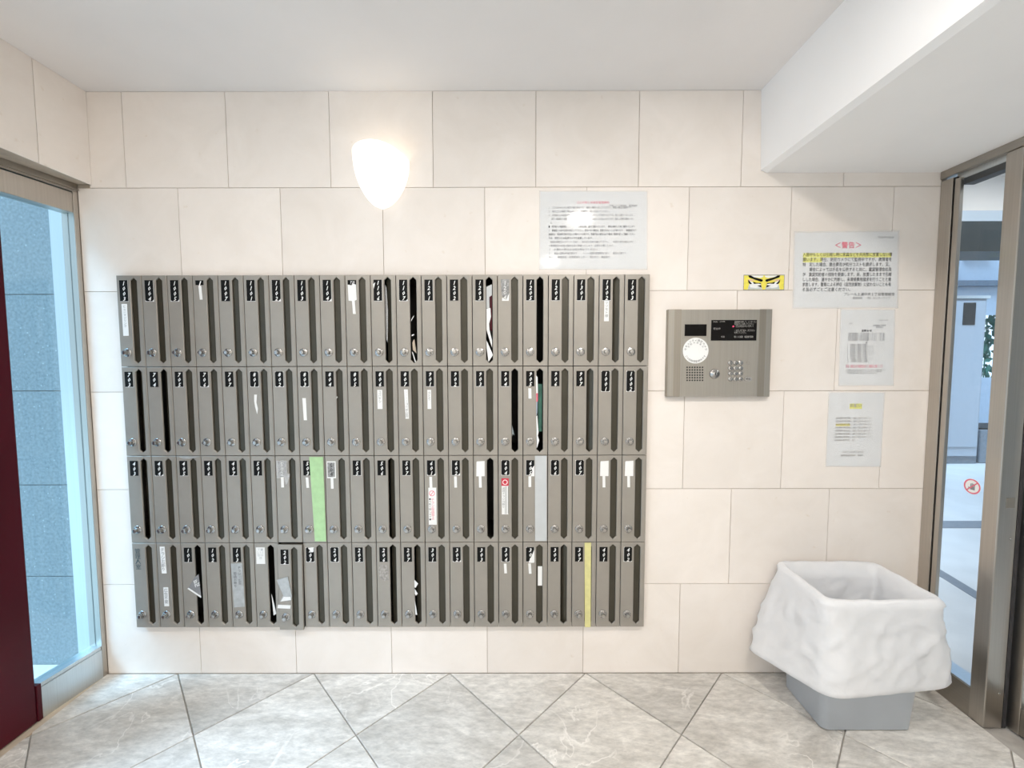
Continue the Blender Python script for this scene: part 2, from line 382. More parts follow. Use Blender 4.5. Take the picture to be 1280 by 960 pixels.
# right wall (beyond the sliding door, out of frame)
m=MB(); m.box((3.86,YB,-.1),(3.98,-1.6,2.1)); struct(m.build('wall_right',MT['wall']))
# tan stone sill strip between the skewed window base and the floor tiles
m=MB(); m.prism([(XL-.003,0),(XL-.003,-1.2),(.20,-1.2),(.20,0)],-.006,-.0005,axis=2); struct(m.build('trim_1',MT['tan']))
# recessed ceiling lights, the last three added for fill
for i,(x,y,e) in enumerate(LAMPS):
    t=thing('downlight',['round recessed downlight in the ceiling nearest the beam','round recessed fill downlight added in the ceiling nearest the entrance glass','round recessed fill downlight added at the rear beside the beam','round recessed fill downlight added at the rear of the entrance side'][i],'ceiling light',(x,y,H),'recessed ceiling downlights')
    m=MB(); m.turn([(.100,0.0),(.100,-.006),(.088,-.008),(.088,0.0)],axis='z',n=32); m.build('trim_ring',MT['beam'],t)
    m=MB(); m.turn([(.086,-.006),(.086,-.002)],axis='z',n=32); m.build('lens',MT['lampglow'],t)
# ------------------------------------------------------------------ left window (skewed frame)
ang=math.atan2(-.15,1.0)
def left_frame(): pass
w=bpy.data.objects.new('window_1',None); COL.objects.link(w); w.location=(XL,0,0); w.rotation_euler=(0,0,ang); struct(w)
w['label']='fixed window pane in a brushed steel frame beside the maroon door'
# local: x = normal into the room, -y = away from the corner
L=.222
m=MB(); m.box((-.06,-L,-.004),(0,-.018,.118),.0015); m.build('sill',MT['bluesteel'],w)
m=MB(); m.box((-.05,-L,.118),(-.004,-.018,.132)); m.build('glazing_bead',MT['bluesteel'],w)
m=MB(); m.box((-.032,-L,.132),(-.026,-.018,1.885)); m.build('pane',MT['bglass'],w)
m=MB(); m.box((-.055,-L-.4,1.885),(-.002,-.018,1.962),.0015); m.build('head_panel',MT['steel'],w)
m=MB(); m.box((-.06,-L-.4,1.966),(.0,-.002,1.999)); m.box((-.01,-L-.4,1.974),(.008,-.002,1.979)); m.build('head_track',MT['steelh'],w)
m=MB(); m.box((-.06,-.018,0),(.0,-.0015,1.966),.001); m.build('jamb',MT['steel'],w)
# maroon entrance door beside it
d=thing('panel_door','dark maroon lacquered door panel at the left edge, beside the left window','door',(.279,-.235,0))
m=MB(); m.box((-.06,-.42,.004),(0,0,1.962),.004); m.build('leaf',MT['maroon'],d)
m=MB(); m.box((-.055,0,.004),(.003,.016,.138),.002); m.build('kick_block',MT['maroon'],d)
# entrance glazing nearer the entrance (outside the frame): steel frame and two panes
e=bpy.data.objects.new('window_3',None); COL.objects.link(e); e.location=(.27,-.70,0); struct(e)
for yy in (0,-.74,-1.48,-2.21): m=MB(); m.box((-.03,yy-.04,0),(.03,yy,1.999)); m.build('stile',MT['steel'],e)
for yy in (-.04,-.78,-1.52): m=MB(); m.box((-.003,yy-.69,.02),(.003,yy,1.98)); m.build('pane',MT['glass'],e)
# outside on the left: paving, granite wall, steel door frame
m=MB(); m.box((-7,-8,-.12),(XL-.05,.4,-.012)); struct(m.build('pavement',MT['pave']))
m=MB(); m.box((-3.0,.074,-.05),(.07,.3,2.6)); gw=struct(m.build('wall_outside',MT['grout']))
gz=[-.01,.386,.7857,1.1854,1.5851,1.9848,2.4]
for r in range(6):
    xs=[.132-.8*k-(.0 if r%2 else .0) for k in range(5)]
    for a,b in zip(xs[:-1],xs[1:]):
        m=MB(); m.box((b+.001,.066,gz[r]+.0015),(a-.001,.074,gz[r+1]-.0015)); m.build('tile',MT['granite'],gw)
sf=thing('steel_door_frame','pale brushed steel outer door frame seen through the left glass','door frame',(.136,.05,0))
m=MB(); m.box((0,-.006,.0),(.062,.02,2.3),.002); m.build('stile',MT['bluesteel'],sf)
m=MB(); m.box((.062,.0,.0),(.078,.03,2.3)); m.build('seal',MT['steelh'],sf)
m=MB(); m.box((.078,-.006,.0),(.148,.02,2.3),.002); m.build('stile',MT['bluesteel'],sf)
m=MB(); m.box((0,-.010,.03),(.148,-.006,.05)); m.build('bottom_rail',MT['bluesteel'],sf)
# ------------------------------------------------------------------ right glazed door
g=bpy.data.objects.new('window_2',None); COL.objects.link(g); g.location=(XR,0,0); struct(g)
g['label']='narrow fixed glass sidelight in brushed steel beside the bin'
def gb(name,mat,a,b,bev=.0015):
    m=MB(); m.box(a,b,bev); return m.build(name,MT[mat],g)
gb('wall_jamb','steel',(-.004,-.046,0),(.02,-.0015,2.0))
gb('rubber_seal','rubber',(.004,-.052,.118),(.018,-.046,2.0),0)
gb('stile','steel',(-.002,-.071,.10),(.013,-.052,1.99))
gb('pane','glass',(.004,-.214,.118),(.010,-.070,1.985),0)
gb('bottom_rail','steelh',(-.002,-.214,0),(.06,-.046,.112))
gb('sill_cap','bluesteel',(-.006,-.214,.112),(.06,-.046,.120),0)
gb('head','steelh',(-.008,-1.6,2.008),(.10,-.0015,2.0375))
gb('track','bluesteel',(.012,-.214,1.985),(.06,-.046,2.008),0)
gb('closer_strip','rubber',(.011,-.214,1.962),(.05,-.07,1.985),0)
gb('post','steel',(-.002,-.262,0),(.064,-.212,2.008),.003)
gb('seal_gap','rubber',(.064,-.262,0),(.078,-.22,2.008),0)
for z in (.69+.0,.13): m=MB(); m.turn([(.0035,0),(.003,.002)],(0,0,0),n=12); m.build('screw',MT['chrome'],g,(.045,-.2622,z))
m=MB(); m.box((.022,-.2632,.80),(.052,-.2618,.835),.0004); m.build('strike_plate',MT['panelside'],g)
s=thing('sliding_door','sliding glass door leaf in brushed steel at the right edge, nearest the camera','door',(XR+.088,-.235,0))
m=MB(); m.box((0,-.056,.0),(.035,.0,2.0),.002); m.build('stile',MT['steel'],s)
m=MB(); m.box((0,-1.05,.0),(.035,-.995,2.0),.002); m.build('stile',MT['steel'],s)
m=MB(); m.box((0,-.995,.004),(.035,-.056,.10),.002); m.build('bottom_rail',MT['steelh'],s)
m=MB(); m.box((0,-.995,1.92),(.035,-.056,2.0),.002); m.build('top_rail',MT['steelh'],s)
m=MB(); m.box((.014,-.995,.10),(.020,-.056,1.92)); m.build('pane',MT['glass'],s)
# prohibition sticker on the sidelight glass
t=thing('round_sticker','round white sticker with a red prohibition ring over a hand on the sidelight glass','sticker',(XR+.0035,-.172,.847))
def disc_x(r,x,n=32): return [(x,r*math.cos(2*math.pi*k/n),r*math.sin(2*math.pi*k/n)) for k in range(n)]
m=MB(); m.loft([disc_x(.0285,0),disc_x(.0285,-.0006)],True,True,True,False); m.build('backing',MT['paper'],t)
m=MB(); m.loft([disc_x(.0275,-.0008),disc_x(.0225,-.0008)],True,smooth=False); 
c,s_=math.cos(.785),math.sin(.785)
m.face([(-.0012,-.024*c-.002*s_,.024*s_-.002*c),(-.0012,-.024*c+.002*s_,.024*s_+.002*c),(-.0012,.024*c+.002*s_,-.024*s_+.002*c),(-.0012,.024*c-.002*s_,-.024*s_-.002*c)])
m.build('ring',MT['pink'],t)
m=MB()
for dy,h in ((-.008,.007),(-.004,.011),(0,.012),(.004,.010)): m.box((-.001,dy-.0014,-.002),(-.0009,dy+.0014,h))
m.box((-.001,-.0095,-.012),(-.0009,.0055,-.001)); m.box((-.001,.006,-.008),(-.0009,.012,-.004)); m.build('hand',MT['inkgrey'],t)
# ------------------------------------------------------------------ outer vestibule beyond the right door
m=MB(); m.box((XR+.10,-4,-.12),(14,9,-.012)); struct(m.build('floor_outside',MT['marble']))
def stripbox(poly): 
    m=MB(); m.prism(poly,-.012,-.009,axis=2); return m
vf=stripbox([(3.9,1.50),(9,1.50),(9,1.64),(3.9,1.64)]); struct(vf.build('trim_2',MT['strip']))
vf=stripbox([(4.81,1.50),(4.74,1.50),(4.40,-.30),(4.47,-.30)]); struct(vf.build('trim_3',MT['strip']))
m=MB(); m.box((XR+.09,-4,2.45),(9,1.0,2.55)); struct(m.build('ceiling_outside',MT['ceil']))
m=MB(); m.box((XR+.13,1.0,2.24),(9,1.2,2.55)); struct(m.build('lintel_outside',MT['beam']))
m=MB(); m.box((XR+.20,-4.2,-.1),(9.2,-4,2.55)); m.box((9.0,-4.2,-.1),(9.2,1.9,2.55)); struct(m.build('wall_lightblock',MT['wall']))  # unseen walls added to keep sky light out of the vestibule
m=MB(); m.box((XR+.13,1.6,2.14),(9,1.9,2.9)); struct(m.build('header_outside',MT['darkgranite']))
m=MB(); m.box((5.5,4.6,-.05),(8.84,4.62,4.2)); m.box((8.84,4.6,1.96),(12,4.62,4.2)); m.box((9.40,4.6,-.05),(12,4.62,2.0)); m.box((8.84,4.6,-.05),(9.40,4.62,1.02)); struct(m.build('wall_outer',MT['outwall']))
m=MB(); m.box((5.6,4.52,2.38),(11,4.6,2.46)); m.box((8.28,4.5,2.38),(8.50,4.6,2.95)); struct(m.build('rail_outer',MT['rail']))
for k in range(4):
    m=MB(); m.box((8.66+k*.10,4.50,2.82),(8.70+k*.10,4.58,3.25)); tag(m.build('hanging_strip',MT['white'],None),['leftmost','second','third','rightmost'][k]+' of four pale strips hanging above the far rail behind the sidelight','strip','pale strips above the far rail')
c=thing('locker_cabinet','tall pale blue-grey metal cabinet outside, seen through the sidelight','cabinet',(7.1,3.45,-.01))
m=MB(); m.box((-.9,.0,.10),(.71,.5,2.05),.006); m.build('body',MT['cabinet'],c)
m=MB(); m.box((-.88,.03,.0),(.74,.48,.10)); m.build('plinth',MT['strip'],c)
for x in (-.47,.005):
    m=MB(); m.box((x,-.014,.22),(x+.68 if x>0 else x+.465,-.0,2.02),.003); m.build('door',MT['cabinet'],c)
for x in (.29,.43-.66+.0):
    m=MB(); m.box((x+.12,-.020,1.73),(x+.27,-.013,2.00),.003); m.build('handle_recess',MT['dark'],c)
m=MB(); m.box((-.92,-.02,2.05),(.73,.5,2.085)); m.build('lit_top_strip',MT['bluesteel'],c)  # light on the cabinet top put in as a paler strip
b=thing('planter_box','grey stone planter outside right of the pale cabinet','planter',(8.3,3.5,-.01))
m=MB(); m.box((-.40,.0,0),(.9,.5,.42),.01); m.build('trough',MT['strip'],b)
m=MB(); m.box((-.36,.04,.42),(.86,.46,.44)); m.build('soil',MT['dark'],b)
sh=thing('leafy_shrub','green leafy shrub against the bright gap right of the cabinet','shrub',(9.34,4.86,0))
m=MB(); rnd=random.Random(3)
for k in range(260):
    x,z,yy=rnd.uniform(-.35,.35),rnd.uniform(.9,2.0),rnd.uniform(-.08,.12); a=rnd.uniform(0,6.28); l=rnd.uniform(.05,.09); wd=.03
    dx,dz=math.cos(a),math.sin(a)
    m.face([(x-dx*l,yy,z-dz*l),(x-dz*wd,yy+.01,z+dx*wd),(x+dx*l,yy,z+dz*l),(x+dz*wd,yy-.01,z-dx*wd)])
o=m.build('leaves',MT['leaf'],sh); o['kind']='stuff'
m=MB(); 
for k in range(5): m.box((-.3+k*.14,.02,0),(-.288+k*.14,.032,1.9))
m.build('stems',MT['leaf'],sh)
# ------------------------------------------------------------------ mailboxes
NUM=[
 '1003 1004 1005 1006 1007 1101 1102 1103 1104 1105 1106 1107 1201 1202 1203 1204 1205 1206 1301 1302 1303'.split(),
 '703 704 705 706 707 801 802 803 804 805 806 807 901 902 903 904 905 906 907 1001 1002'.split(),
 '403 404 405 406 407 501 502 503 504 505 506 507 601 602 603 604 605 606 607 701 702'.split(),
 'office none 101 102 103 201 202 203 204 205 206 207 301 302 303 304 305 306 307 401 402'.split()]
w_,h_=MBW-.0025,MBH-.0023
FT=.022                                   # face stands 22 mm off the wall
def fz(f): return h_*(1-f)
def make_face():
    m=MB(); sx0,sx1=.53*MBW,.79*MBW; sxm=(sx0+sx1)/2; zb,zt=fz(.968),fz(.022); tip=.012
    e=.0009
    O=[(e,e),(w_-e,e),(w_-e,h_-e),(e,h_-e)]
    hole=[(sxm,zb),(sx1,zb+tip),(sx1,zt-tip),(sxm,zt),(sx0,zt-tip),(sx0,zb+tip)]
    def ins(p,k): return (sxm+(p[0]-sxm)*(1+k/.0135), p[1]+(k if p[1]>h_/2 else -k))
    Hh=[ins(p,.0016) for p in hole]
    y=-FT
    P=lambda p,yy=y:(p[0],yy,p[1])
    Bm,Tm=(sxm,e),(sxm,h_-e)
    for q in ([O[0],Bm,Hh[0],Hh[5]],[O[0],Hh[5],Hh[4],O[3]],[O[3],Hh[4],Hh[3],Tm],[Bm,O[1],Hh[1],Hh[0]],[O[1],O[2],Hh[2],Hh[1]],[O[2],Tm,Hh[3],Hh[2]]): m.face([P(p) for p in q])
    m.loft([[P(p) for p in Hh],[P(p,y+.0016) for p in hole],[P(p,y+.006) for p in hole]],True,smooth=False)
    full=[(0,0),(w_,0),(w_,h_),(0,h_)]
    m.loft([[P(p) for p in O],[P(p,y+e) for p in full],[P(p,y+.008) for p in full]],True,smooth=False)
    # raised edge line right of the slot
    m.box((w_-.0052,y-.0006,.002),(w_-.0042,y,h_-.002))
    return m.mesh('front_panel',MT['mbface'])
def make_body():
    m=MB(); a,b=.002,w_-.002; c,d=.002,h_-.002; y0,y1=-FT+.008,.20
    P=lambda x,y,z:(x,y,z)
    m.box((a,y0,c),(a+.001,y1,d)); m.box((b-.001,y0,c),(b,y1,d)); m.box((a,y0,c),(b,y1,c+.001)); m.box((a,y0,d-.001),(b,y1,d)); m.box((a,y1-.001,c),(b,y1,d))
    return m.mesh('housing',MT['mbbody'])
def make_flap(dx=0, tilt=0):
    m=MB(); x0,x1=.53*MBW-.003+dx,.79*MBW+.003; y=-FT+.0085
    m.loft([[(x0,y+tilt,.006),(x1,y,.006),(x1,y,h_-.006),(x0,y+tilt,h_-.006)],[(x0,y+tilt+.001,.006),(x1,y+.001,.006),(x1,y+.001,h_-.006),(x0,y+tilt+.001,h_-.006)]],True,True,True,False)
    return m.mesh('slot_flap',MT['flap'])
face_me,body_me=make_face(),make_body()
flap_me=make_flap(); flap_half=make_flap(.007,.012)
m=MB(); m.turn([(.0165,0),(.0165,.0016),(.0150,.0028),(.0108,.0030),(.0100,.0034)],n=32)
skirt_me=m.mesh('dial',MT['chrome'])
m=MB(); m.turn([(.0088,.003),(.0086,.0165),(.0076,.0185),(.004,.0190)],n=28,flute=-.09,smooth=False)
knob_me=m.mesh('knob',MT['chrome'])
m=MB()
for k in range(10):
    t=2*math.pi*k/10; c_,s_2=math.cos(t),math.sin(t); a_,b_=.0112,.0142; q=.0010
    m.prism([(a_*c_-q*s_2,a_*s_2+q*c_),(a_*c_+q*s_2,a_*s_2-q*c_),(b_*c_+q*s_2,b_*s_2-q*c_),(b_*c_-q*s_2,b_*s_2+q*c_)],-.0028,-.0033,axis=1)
marks_me=m.mesh('scale_marks',MT['ink'])
m=MB(); m.box((-.006,-.0004,-.008),(.006,.0,.008)); 
def plate_mesh(hh,cut):
    wd=.0325; c=.004
    p=[(0,0),(wd,0),(wd,hh),(0,hh)]
    cs={0:p,1:[(c,0),(wd-c*1.6,0),(wd,c*1.8),(wd,hh),(0,hh),(0,c)],2:[(0,0),(wd-c*2.2,0),(wd,c*2.2),(wd,hh),(0,hh)],3:[(c*.8,0),(wd-c*.8,0),(wd,c),(wd,hh-c),(wd-c*.8,hh),(c*.8,hh),(0,hh-c),(0,c)],
        4:[(0,0),(wd*.45,0),(wd,hh*.8),(wd,hh),(c,hh),(0,hh-c)]}[cut]
    m=MB(); m.prism(cs,0,-.0006,axis=1); return m.mesh('number_plate',MT['black'])
def back_mesh(hh):
    m=MB(); m.box((-.0006,-.0001,-.0008),(.0331,-.0003,hh+.0006)); return m.mesh('plate_backing',MT['paper'])
PM={}
def ordinal_row(r): return ['top row','second row','third row','bottom row'][r]
OPEN={(0,11):1,(0,14):1,(0,16):1,(1,15):1,(1,16):1,(2,14):1,(3,2):1,(3,5):1}
HALF={(0,10),(0,19),(1,18),(1,0),(1,1),(2,0),(2,10),(3,17),(3,10),(3,11)}
NOPLATE={(0,3),(0,9),(2,14),(2,19),(2,20),(3,0),(3,1),(3,5),(2,6),(2,8),(0,15)}
CUT={(0,6):2,(0,8):2,(0,11):1,(1,5):3,(1,6):3,(1,7):3,(2,12):1,(2,13):2,(2,15):3,(2,16):2,(3,7):3,(3,8):3,(3,15):3,(3,16):4,(3,20):3,(0,4):0,(0,1):1,(0,2):1,(0,12):0,(1,19):3,(1,20):3,(2,18):3,(2,17):3,(3,13):1,(1,3):1,(2,1):1}
EXTRA={(0,0):'with a long white name strip',(0,3):'mostly torn off over a white strip',(0,9):'its number hidden by white tape',(0,10):'with a pale film showing in the slot',(0,14):'stuffed with colourful mail',(0,15):'its number plate faded to grey',(0,19):'with a white name strip below the number',
 (1,5):'with white glue scratches below the number',(1,7):'with a white name strip at mid height',(1,10):'with a short white name strip',(1,11):'with a long dotted white name strip',(1,12):'with a white name strip',(1,15):'with an open black slot',(1,16):'with papers at its open slot',
 (2,6):'its number under a torn clear film',(2,7):'its slot sealed with pale green tape',(2,8):'its number scratched grey',(2,12):'with a white and red notice strip',(2,14):'with a blank white plate and black slot',(2,15):'with a red-headed striped notice',(2,16):'its slot sealed with grey tape',
 (3,2):'with a folded flyer poking from the slot',(3,4):'with a grey label of faint writing',(3,6):'its door ajar with pieces of silver tape',(3,10):'with grey glue residue under the number',(3,11):'with white papers in the slot',(3,16):'with a white label inside the slot',(3,18):'its slot covered by yellow tape'}
BOX={}
def stick(t, mat, name, f, lab=None, y=None, th=.0005, poly=None):
    # f = (fx0, fx1, fz0, fz1), fractions of the mailbox, top-down
    y=-FT-.0006 if y is None else y
    m=MB()
    if poly: m.prism([(a*MBW,fz(b)) for a,b in poly],y,y-th,axis=1)
    else: m.box((f[0]*MBW,y,fz(f[3])),(f[1]*MBW,y-th,fz(f[2])))
    o=m.build(name,MT[mat],t)
    if lab: o['label']=lab
    return o
NB=[0]
for r in range(4):
    for k in range(21):
        num=NUM[r][k]
        x=MBX+k*MBW; z=MBZ+(3-r)*MBH
        ords='first second third fourth fifth sixth seventh eighth ninth tenth eleventh'.split()
        place=('%s from the left'%ords[k]) if k<=10 else ('%s from the right'%ords[20-k]); rown=['top row','second row','third row','bottom row'][r]
        if num=='office': lab='grey mailbox lettered with four dark characters at the left end of the bottom row'
        elif num=='none': lab='grey mailbox with two white strips and no number, second in the bottom row'
        elif num in('603',): lab='grey mailbox with a blank white plate and black slot between 602 and 604, third row'
        elif num=='701': lab='grey mailbox with a blank white plate, second from the right end of the third row'
        elif num=='702': lab='grey mailbox with a blank white plate at the right end of the third row'
        elif num=='201': lab='grey mailbox with a faint white sticker and open slot between 103 and 202'
        elif num=='1105': lab='grey mailbox with its number hidden by white tape between 1104 and 1106, top row'
        else:
            ex=EXTRA.get((r,k))
            lab='grey mailbox numbered %s, %s in the %s'%(num,place,rown) if not ex else 'grey mailbox numbered %s in the %s, %s'%(num,rown,ex)
        t=thing('mailbox',lab,'mailbox',(x,0,z),'apartment mailboxes on the tiled wall')
        BOX[(r,k)]=t
        if (r,k)==(3,6): t.location=(x-.001,-.012,z-.003); t.rotation_euler=(0,.010,0)
        link('front_panel',face_me,t); link('housing',body_me,t)
        if (r,k) not in OPEN:
            link('slot_flap',flap_half if (r,k) in HALF else flap_me,t)
        d=link('dial',skirt_me,t,(.275*MBW,-FT,fz(.847))); kn=link('knob',knob_me,d); kn.rotation_euler=(0,random.uniform(0,6.28),0); mk=link('scale_marks',marks_me,d); mk.rotation_euler=kn.rotation_euler
        if (r,k) in NOPLATE or num in('office','none'): continue
        four=len(num)==4
        hh=.0815 if four else .0605
        cut=CUT.get((r,k),0); key=(four,cut)
        if key not in PM: PM[key]=(plate_mesh(hh,cut),back_mesh(hh))
        px,pz=.115*MBW,fz(.052)-hh
        p=link('number_plate',PM[key][0],t,(px,-FT-.0004,pz))
        if cut or random.random()<.4:
            link('plate_backing',PM[key][1],t,(px+random.uniform(-.0004,.0006),-FT,pz-.0006))
        text('\n'.join(num),.0215,MT['white'],'number',p,(.0160,-.0009,hh-.0025),shear=.28,bold=.00045,lead=.93,sx=.95)
def nstrip(t,f0=.22,f1=.32,z0=.245,z1=.365,tl=0):
    stick(t,'paper','name_strip',None,'small white strip',poly=[(f0,z0),(f1,z0),(f1+tl,z1),(f0+tl,z1)],th=.0007)
def vt(t,s,fx,fzz,size,mat='inkgrey',lead=.95,y=-FT-.0016,name='lettering'): text('\n'.join(s),size,MT[mat],name,t,(fx*MBW,y,fz(fzz)),lead=lead)
B=BOX
# top row
stick(B[0,0],'paper','name_strip',(.16,.38,.31,.66),'long white name strip'); vt(B[0,0],'ビューマンリンク',.27,.325,.0115)
stick(B[0,3],'black','number_plate',(.115,.43,.055,.107)); text('1',.0245,MT['white'],'number',B[0,3],(.27*MBW,-FT-.0015,fz(.058)),shear=.35,bold=.0008)
nstrip(B[0,3],.23,.34,.115,.265,.03)
stick(B[0,9],'black','number_plate',(.10,.43,.055,.105)); text('YA',.016,MT['white'],'number',B[0,9],(.27*MBW,-FT-.0015,fz(.058)),shear=.35)
stick(B[0,9],'paper','cover_tape',None,'jagged white tape',poly=[(.10,.105),(.25,.115),(.30,.09),(.42,.105),(.44,.27),(.33,.285),(.12,.28)],th=.001); nstrip(B[0,9],.25,.36,.28,.425,.03)
stick(B[0,10],'paper','torn_edge',None,poly=[(.10,.10),(.19,.08),(.12,.15)],th=.001)
stick(B[0,15],'faded','number_plate',None,'number plate worn to grey',poly=[(.12,.05),(.45,.05),(.43,.24),(.30,.285),(.15,.22)]); vt(B[0,15],'1204',.28,.06,.0235,'paper',.8)
stick(B[0,15],'paper','torn_edge',None,poly=[(.16,.285),(.43,.285),(.45,.20),(.33,.275),(.17,.25)],th=.0012)
stick(B[0,19],'paper','name_strip',(.19,.38,.285,.51),'white name strip'); vt(B[0,19],'マツモト様',.285,.295,.013)
# second row
stick(B[1,5],'paper','glue_mark',None,'white glue scratches',poly=[(.25,.31),(.36,.31),(.33,.40),(.38,.47),(.34,.53),(.27,.45),(.24,.38)],th=.0004)
stick(B[1,7],'paper','name_strip',None,'narrow white name strip',poly=[(.17,.35),(.31,.35),(.33,.60),(.20,.60)]); 
stick(B[1,10],'paper','name_strip',(.17,.37,.26,.475),'white name strip'); vt(B[1,10],'コバヤシ',.27,.27,.013)
stick(B[1,11],'paper','name_strip',None,'long white name strip',poly=[(.24,.255),(.39,.255),(.42,.585),(.28,.585)]); vt(B[1,11],'・・・・コーポ山田',.335,.27,.0125)
stick(B[1,12],'paper','name_strip',(.17,.32,.26,.475),'white name strip'); vt(B[1,12],'さとう',.245,.28,.013)
nstrip(B[1,16],.20,.32,.245,.36,.01)
stick(B[1,8],'paper','paper_scrap',None,poly=[(.55,.33),(.59,.34),(.53,.36)],th=.001)
# third row
t=B[2,6]; stick(t,'faded','number_plate',(.10,.42,.06,.24),'number plate half rubbed away'); vt(t,'502',.26,.065,.0235,'paper',.8)
stick(t,'clouded','clear_tape',None,'torn cloudy clear tape',poly=[(.03,.05),(.46,.05),(.46,.20),(.58,.21),(.44,.33),(.36,.31),(.34,.25),(.04,.25)],th=.0014); nstrip(t,.20,.31,.24,.36)
stick(B[2,7],'tape_green','sealing_tape',None,'pale green tape over the slot',poly=[(.38,.01),(.93,.01),(.955,.985),(.50,.985)],th=.0022); nstrip(B[2,7],.2,.31,.245,.365,.02)
t=B[2,8]; stick(t,'paper','plate_backing',(.07,.43,.06,.255)); stick(t,'faded','number_plate',(.10,.39,.075,.24),'number plate scratched grey',y=-FT-.0012); vt(t,'504',.25,.08,.022,'black',.8,y=-FT-.002); nstrip(t,.21,.32,.255,.375)
nstrip(B[2,12],.20,.31,.24,.37,.01)
t=B[2,12]; stick(t,'paper','notice_strip',(.155,.475,.365,.795),'white strip printed in red and grey',th=.0012)
def circ(t,mat,fx,fzz,r,y,r2=0,name='emblem'):
    m=MB(); n=28; a=[(fx*MBW+r*math.cos(2*math.pi*k/n),y,fz(fzz)+r*math.sin(2*math.pi*k/n)) for k in range(n)]
    if r2: m.loft([a,[(fx*MBW+r2*math.cos(2*math.pi*k/n),y,fz(fzz)+r2*math.sin(2*math.pi*k/n)) for k in range(n)]],True,smooth=False)
    else: m.face(a)
    return m.build(name,MT[mat],t)
circ(t,'pink',.30,.43,.0115,-FT-.002,.009); m=MB(); m.prism([(.022,fz(.455)),(.024,fz(.46)),(.038,fz(.405)),(.036,fz(.40))],-FT-.002,-FT-.0021); m.build('emblem_bar',MT['pink'],t)
vt(t,'チラシ投函禁止',.33,.485,.0135,'pink',.95,y=-FT-.002); vt(t,'■お断り致します■',.215,.485,.0095,'ink',1.1,y=-FT-.002)
nstrip(B[2,13],.20,.31,.235,.365,.01)
for kk in (14,19,20):
    stick(B[2,kk],'paper','blank_plate',None,'blank white plate',poly=[(.11,.075),(.13,.065),(.44,.06),(.44,.235),(.10,.235)],th=.0009); nstrip(B[2,kk],.20,.31,.235,.365,.01)
t=B[2,15]; stick(t,'red','notice_head',(.115,.41,.26,.345),'red square head of the notice',th=.0010); circ(t,'paper',.262,.303,.0105,-FT-.002)
circ(t,'red',.262,.303,.0075,-FT-.0023)
stick(t,'paper','notice_strip',(.125,.40,.345,.675),'white strip with dark vertical lines',th=.0010)
for a,b in ((.262,.275),(.31,.325),(.385,.40)): stick(t,'ink','line',(a,b,.35,.67),y=-FT-.0018,th=.0002)
vt(t,'迷惑チラシお断り',.20,.36,.0115,'inkgrey',.95,y=-FT-.002)
stick(B[2,16],'tape_grey','sealing_tape',None,'grey tape over the slot',poly=[(.47,.0),(.94,.0),(.955,.985),(.48,.985)],th=.0022); nstrip(B[2,16],.21,.32,.235,.36)
stick(B[2,16],'paper','torn_edge',None,poly=[(.45,.11),(.45,.235),(.30,.235),(.37,.18),(.33,.15)],th=.0016)
stick(B[2,2],'tape_silver','tape_scrap',None,'scrap of clear tape',poly=[(.1,.005),(.9,.003),(.7,.02),(.55,.03),(.3,.028)],th=.0006)
# bottom row
vt(B[3,0],'管理人室',.22,.065,.0235,'inkteal',.93,y=-FT-.0006)
t=B[3,1]; stick(t,'paper','name_strip',None,'white strip with five characters',poly=[(.14,.04),(.34,.04),(.37,.355),(.17,.355)]); vt(t,'チラシお断り',.255,.055,.018,'inkgrey',.9)
stick(t,'paper','name_strip',(.20,.40,.52,.745),'short white strip'); vt(t,'広告不要',.30,.535,.0165,'inkgrey',.98)
t=B[3,4]; stick(t,'tape_silver','label',None,'grey label with two columns of faint writing',poly=[(.02,.24),(.48,.235),(.52,.75),(.08,.76)],th=.0008)
vt(t,'チラシ・広告',.36,.27,.0135,'ink',.98,y=-FT-.0018); vt(t,'投函お断り',.18,.34,.0135,'ink',.98,y=-FT-.0018)
t=B[3,5]; stick(t,'paper','name_sticker',(.07,.43,.05,.245),'faint white sticker'); text('〒■\n2-1-5\n御中\n様',.0125,MT['tape_grey'],'lettering',t,(.25*MBW,-FT-.0016,fz(.06)),lead=.95)
t=B[3,6]; stick(t,'tape_silver','tape_piece',None,'crumpled silver tape piece',poly=[(-.06,.405),(.40,.365),(.55,.60),(.50,.645),(.06,.66),(.20,.585)],th=.003)
stick(t,'paper','tape_fold',None,'pale folded tape edge',poly=[(.10,.655),(.52,.635),(.50,.60),(.22,.60)],y=-FT-.0042,th=.001)
stick(t,'paper','tape_piece',None,'short pale tape piece',poly=[(-.04,.70),(.48,.705),(.46,.745),(-.06,.74)],th=.0015)
stick(B[3,10],'residue','glue_mark',None,'patch of grey glue residue',poly=[(.08,.27),(.22,.255),(.42,.26),(.48,.34),(.46,.44),(.30,.45),(.12,.42),(.06,.34)],th=.0002)
stick(B[3,7],'paper','torn_edge',None,poly=[(.20,.055),(.43,.05),(.43,.10),(.36,.11)],th=.0016)
nstrip(B[3,15],.20,.31,.245,.36,.02)
t=B[3,16]; nstrip(t,.20,.31,.245,.365,.03); stick(t,'paper','torn_edge',None,poly=[(.45,.08),(.44,.235),(.22,.235)],th=.0016)
stick(t,'paper','slot_label',(.60,.78,.29,.52),'white label on the slot flap',y=-FT+.0083,th=.0008)
stick(B[3,18],'tape_yellow','sealing_tape',None,'yellow tape over the slot',poly=[(.50,.0),(.76,.0),(.78,1.0),(.54,1.0)],th=.0022)
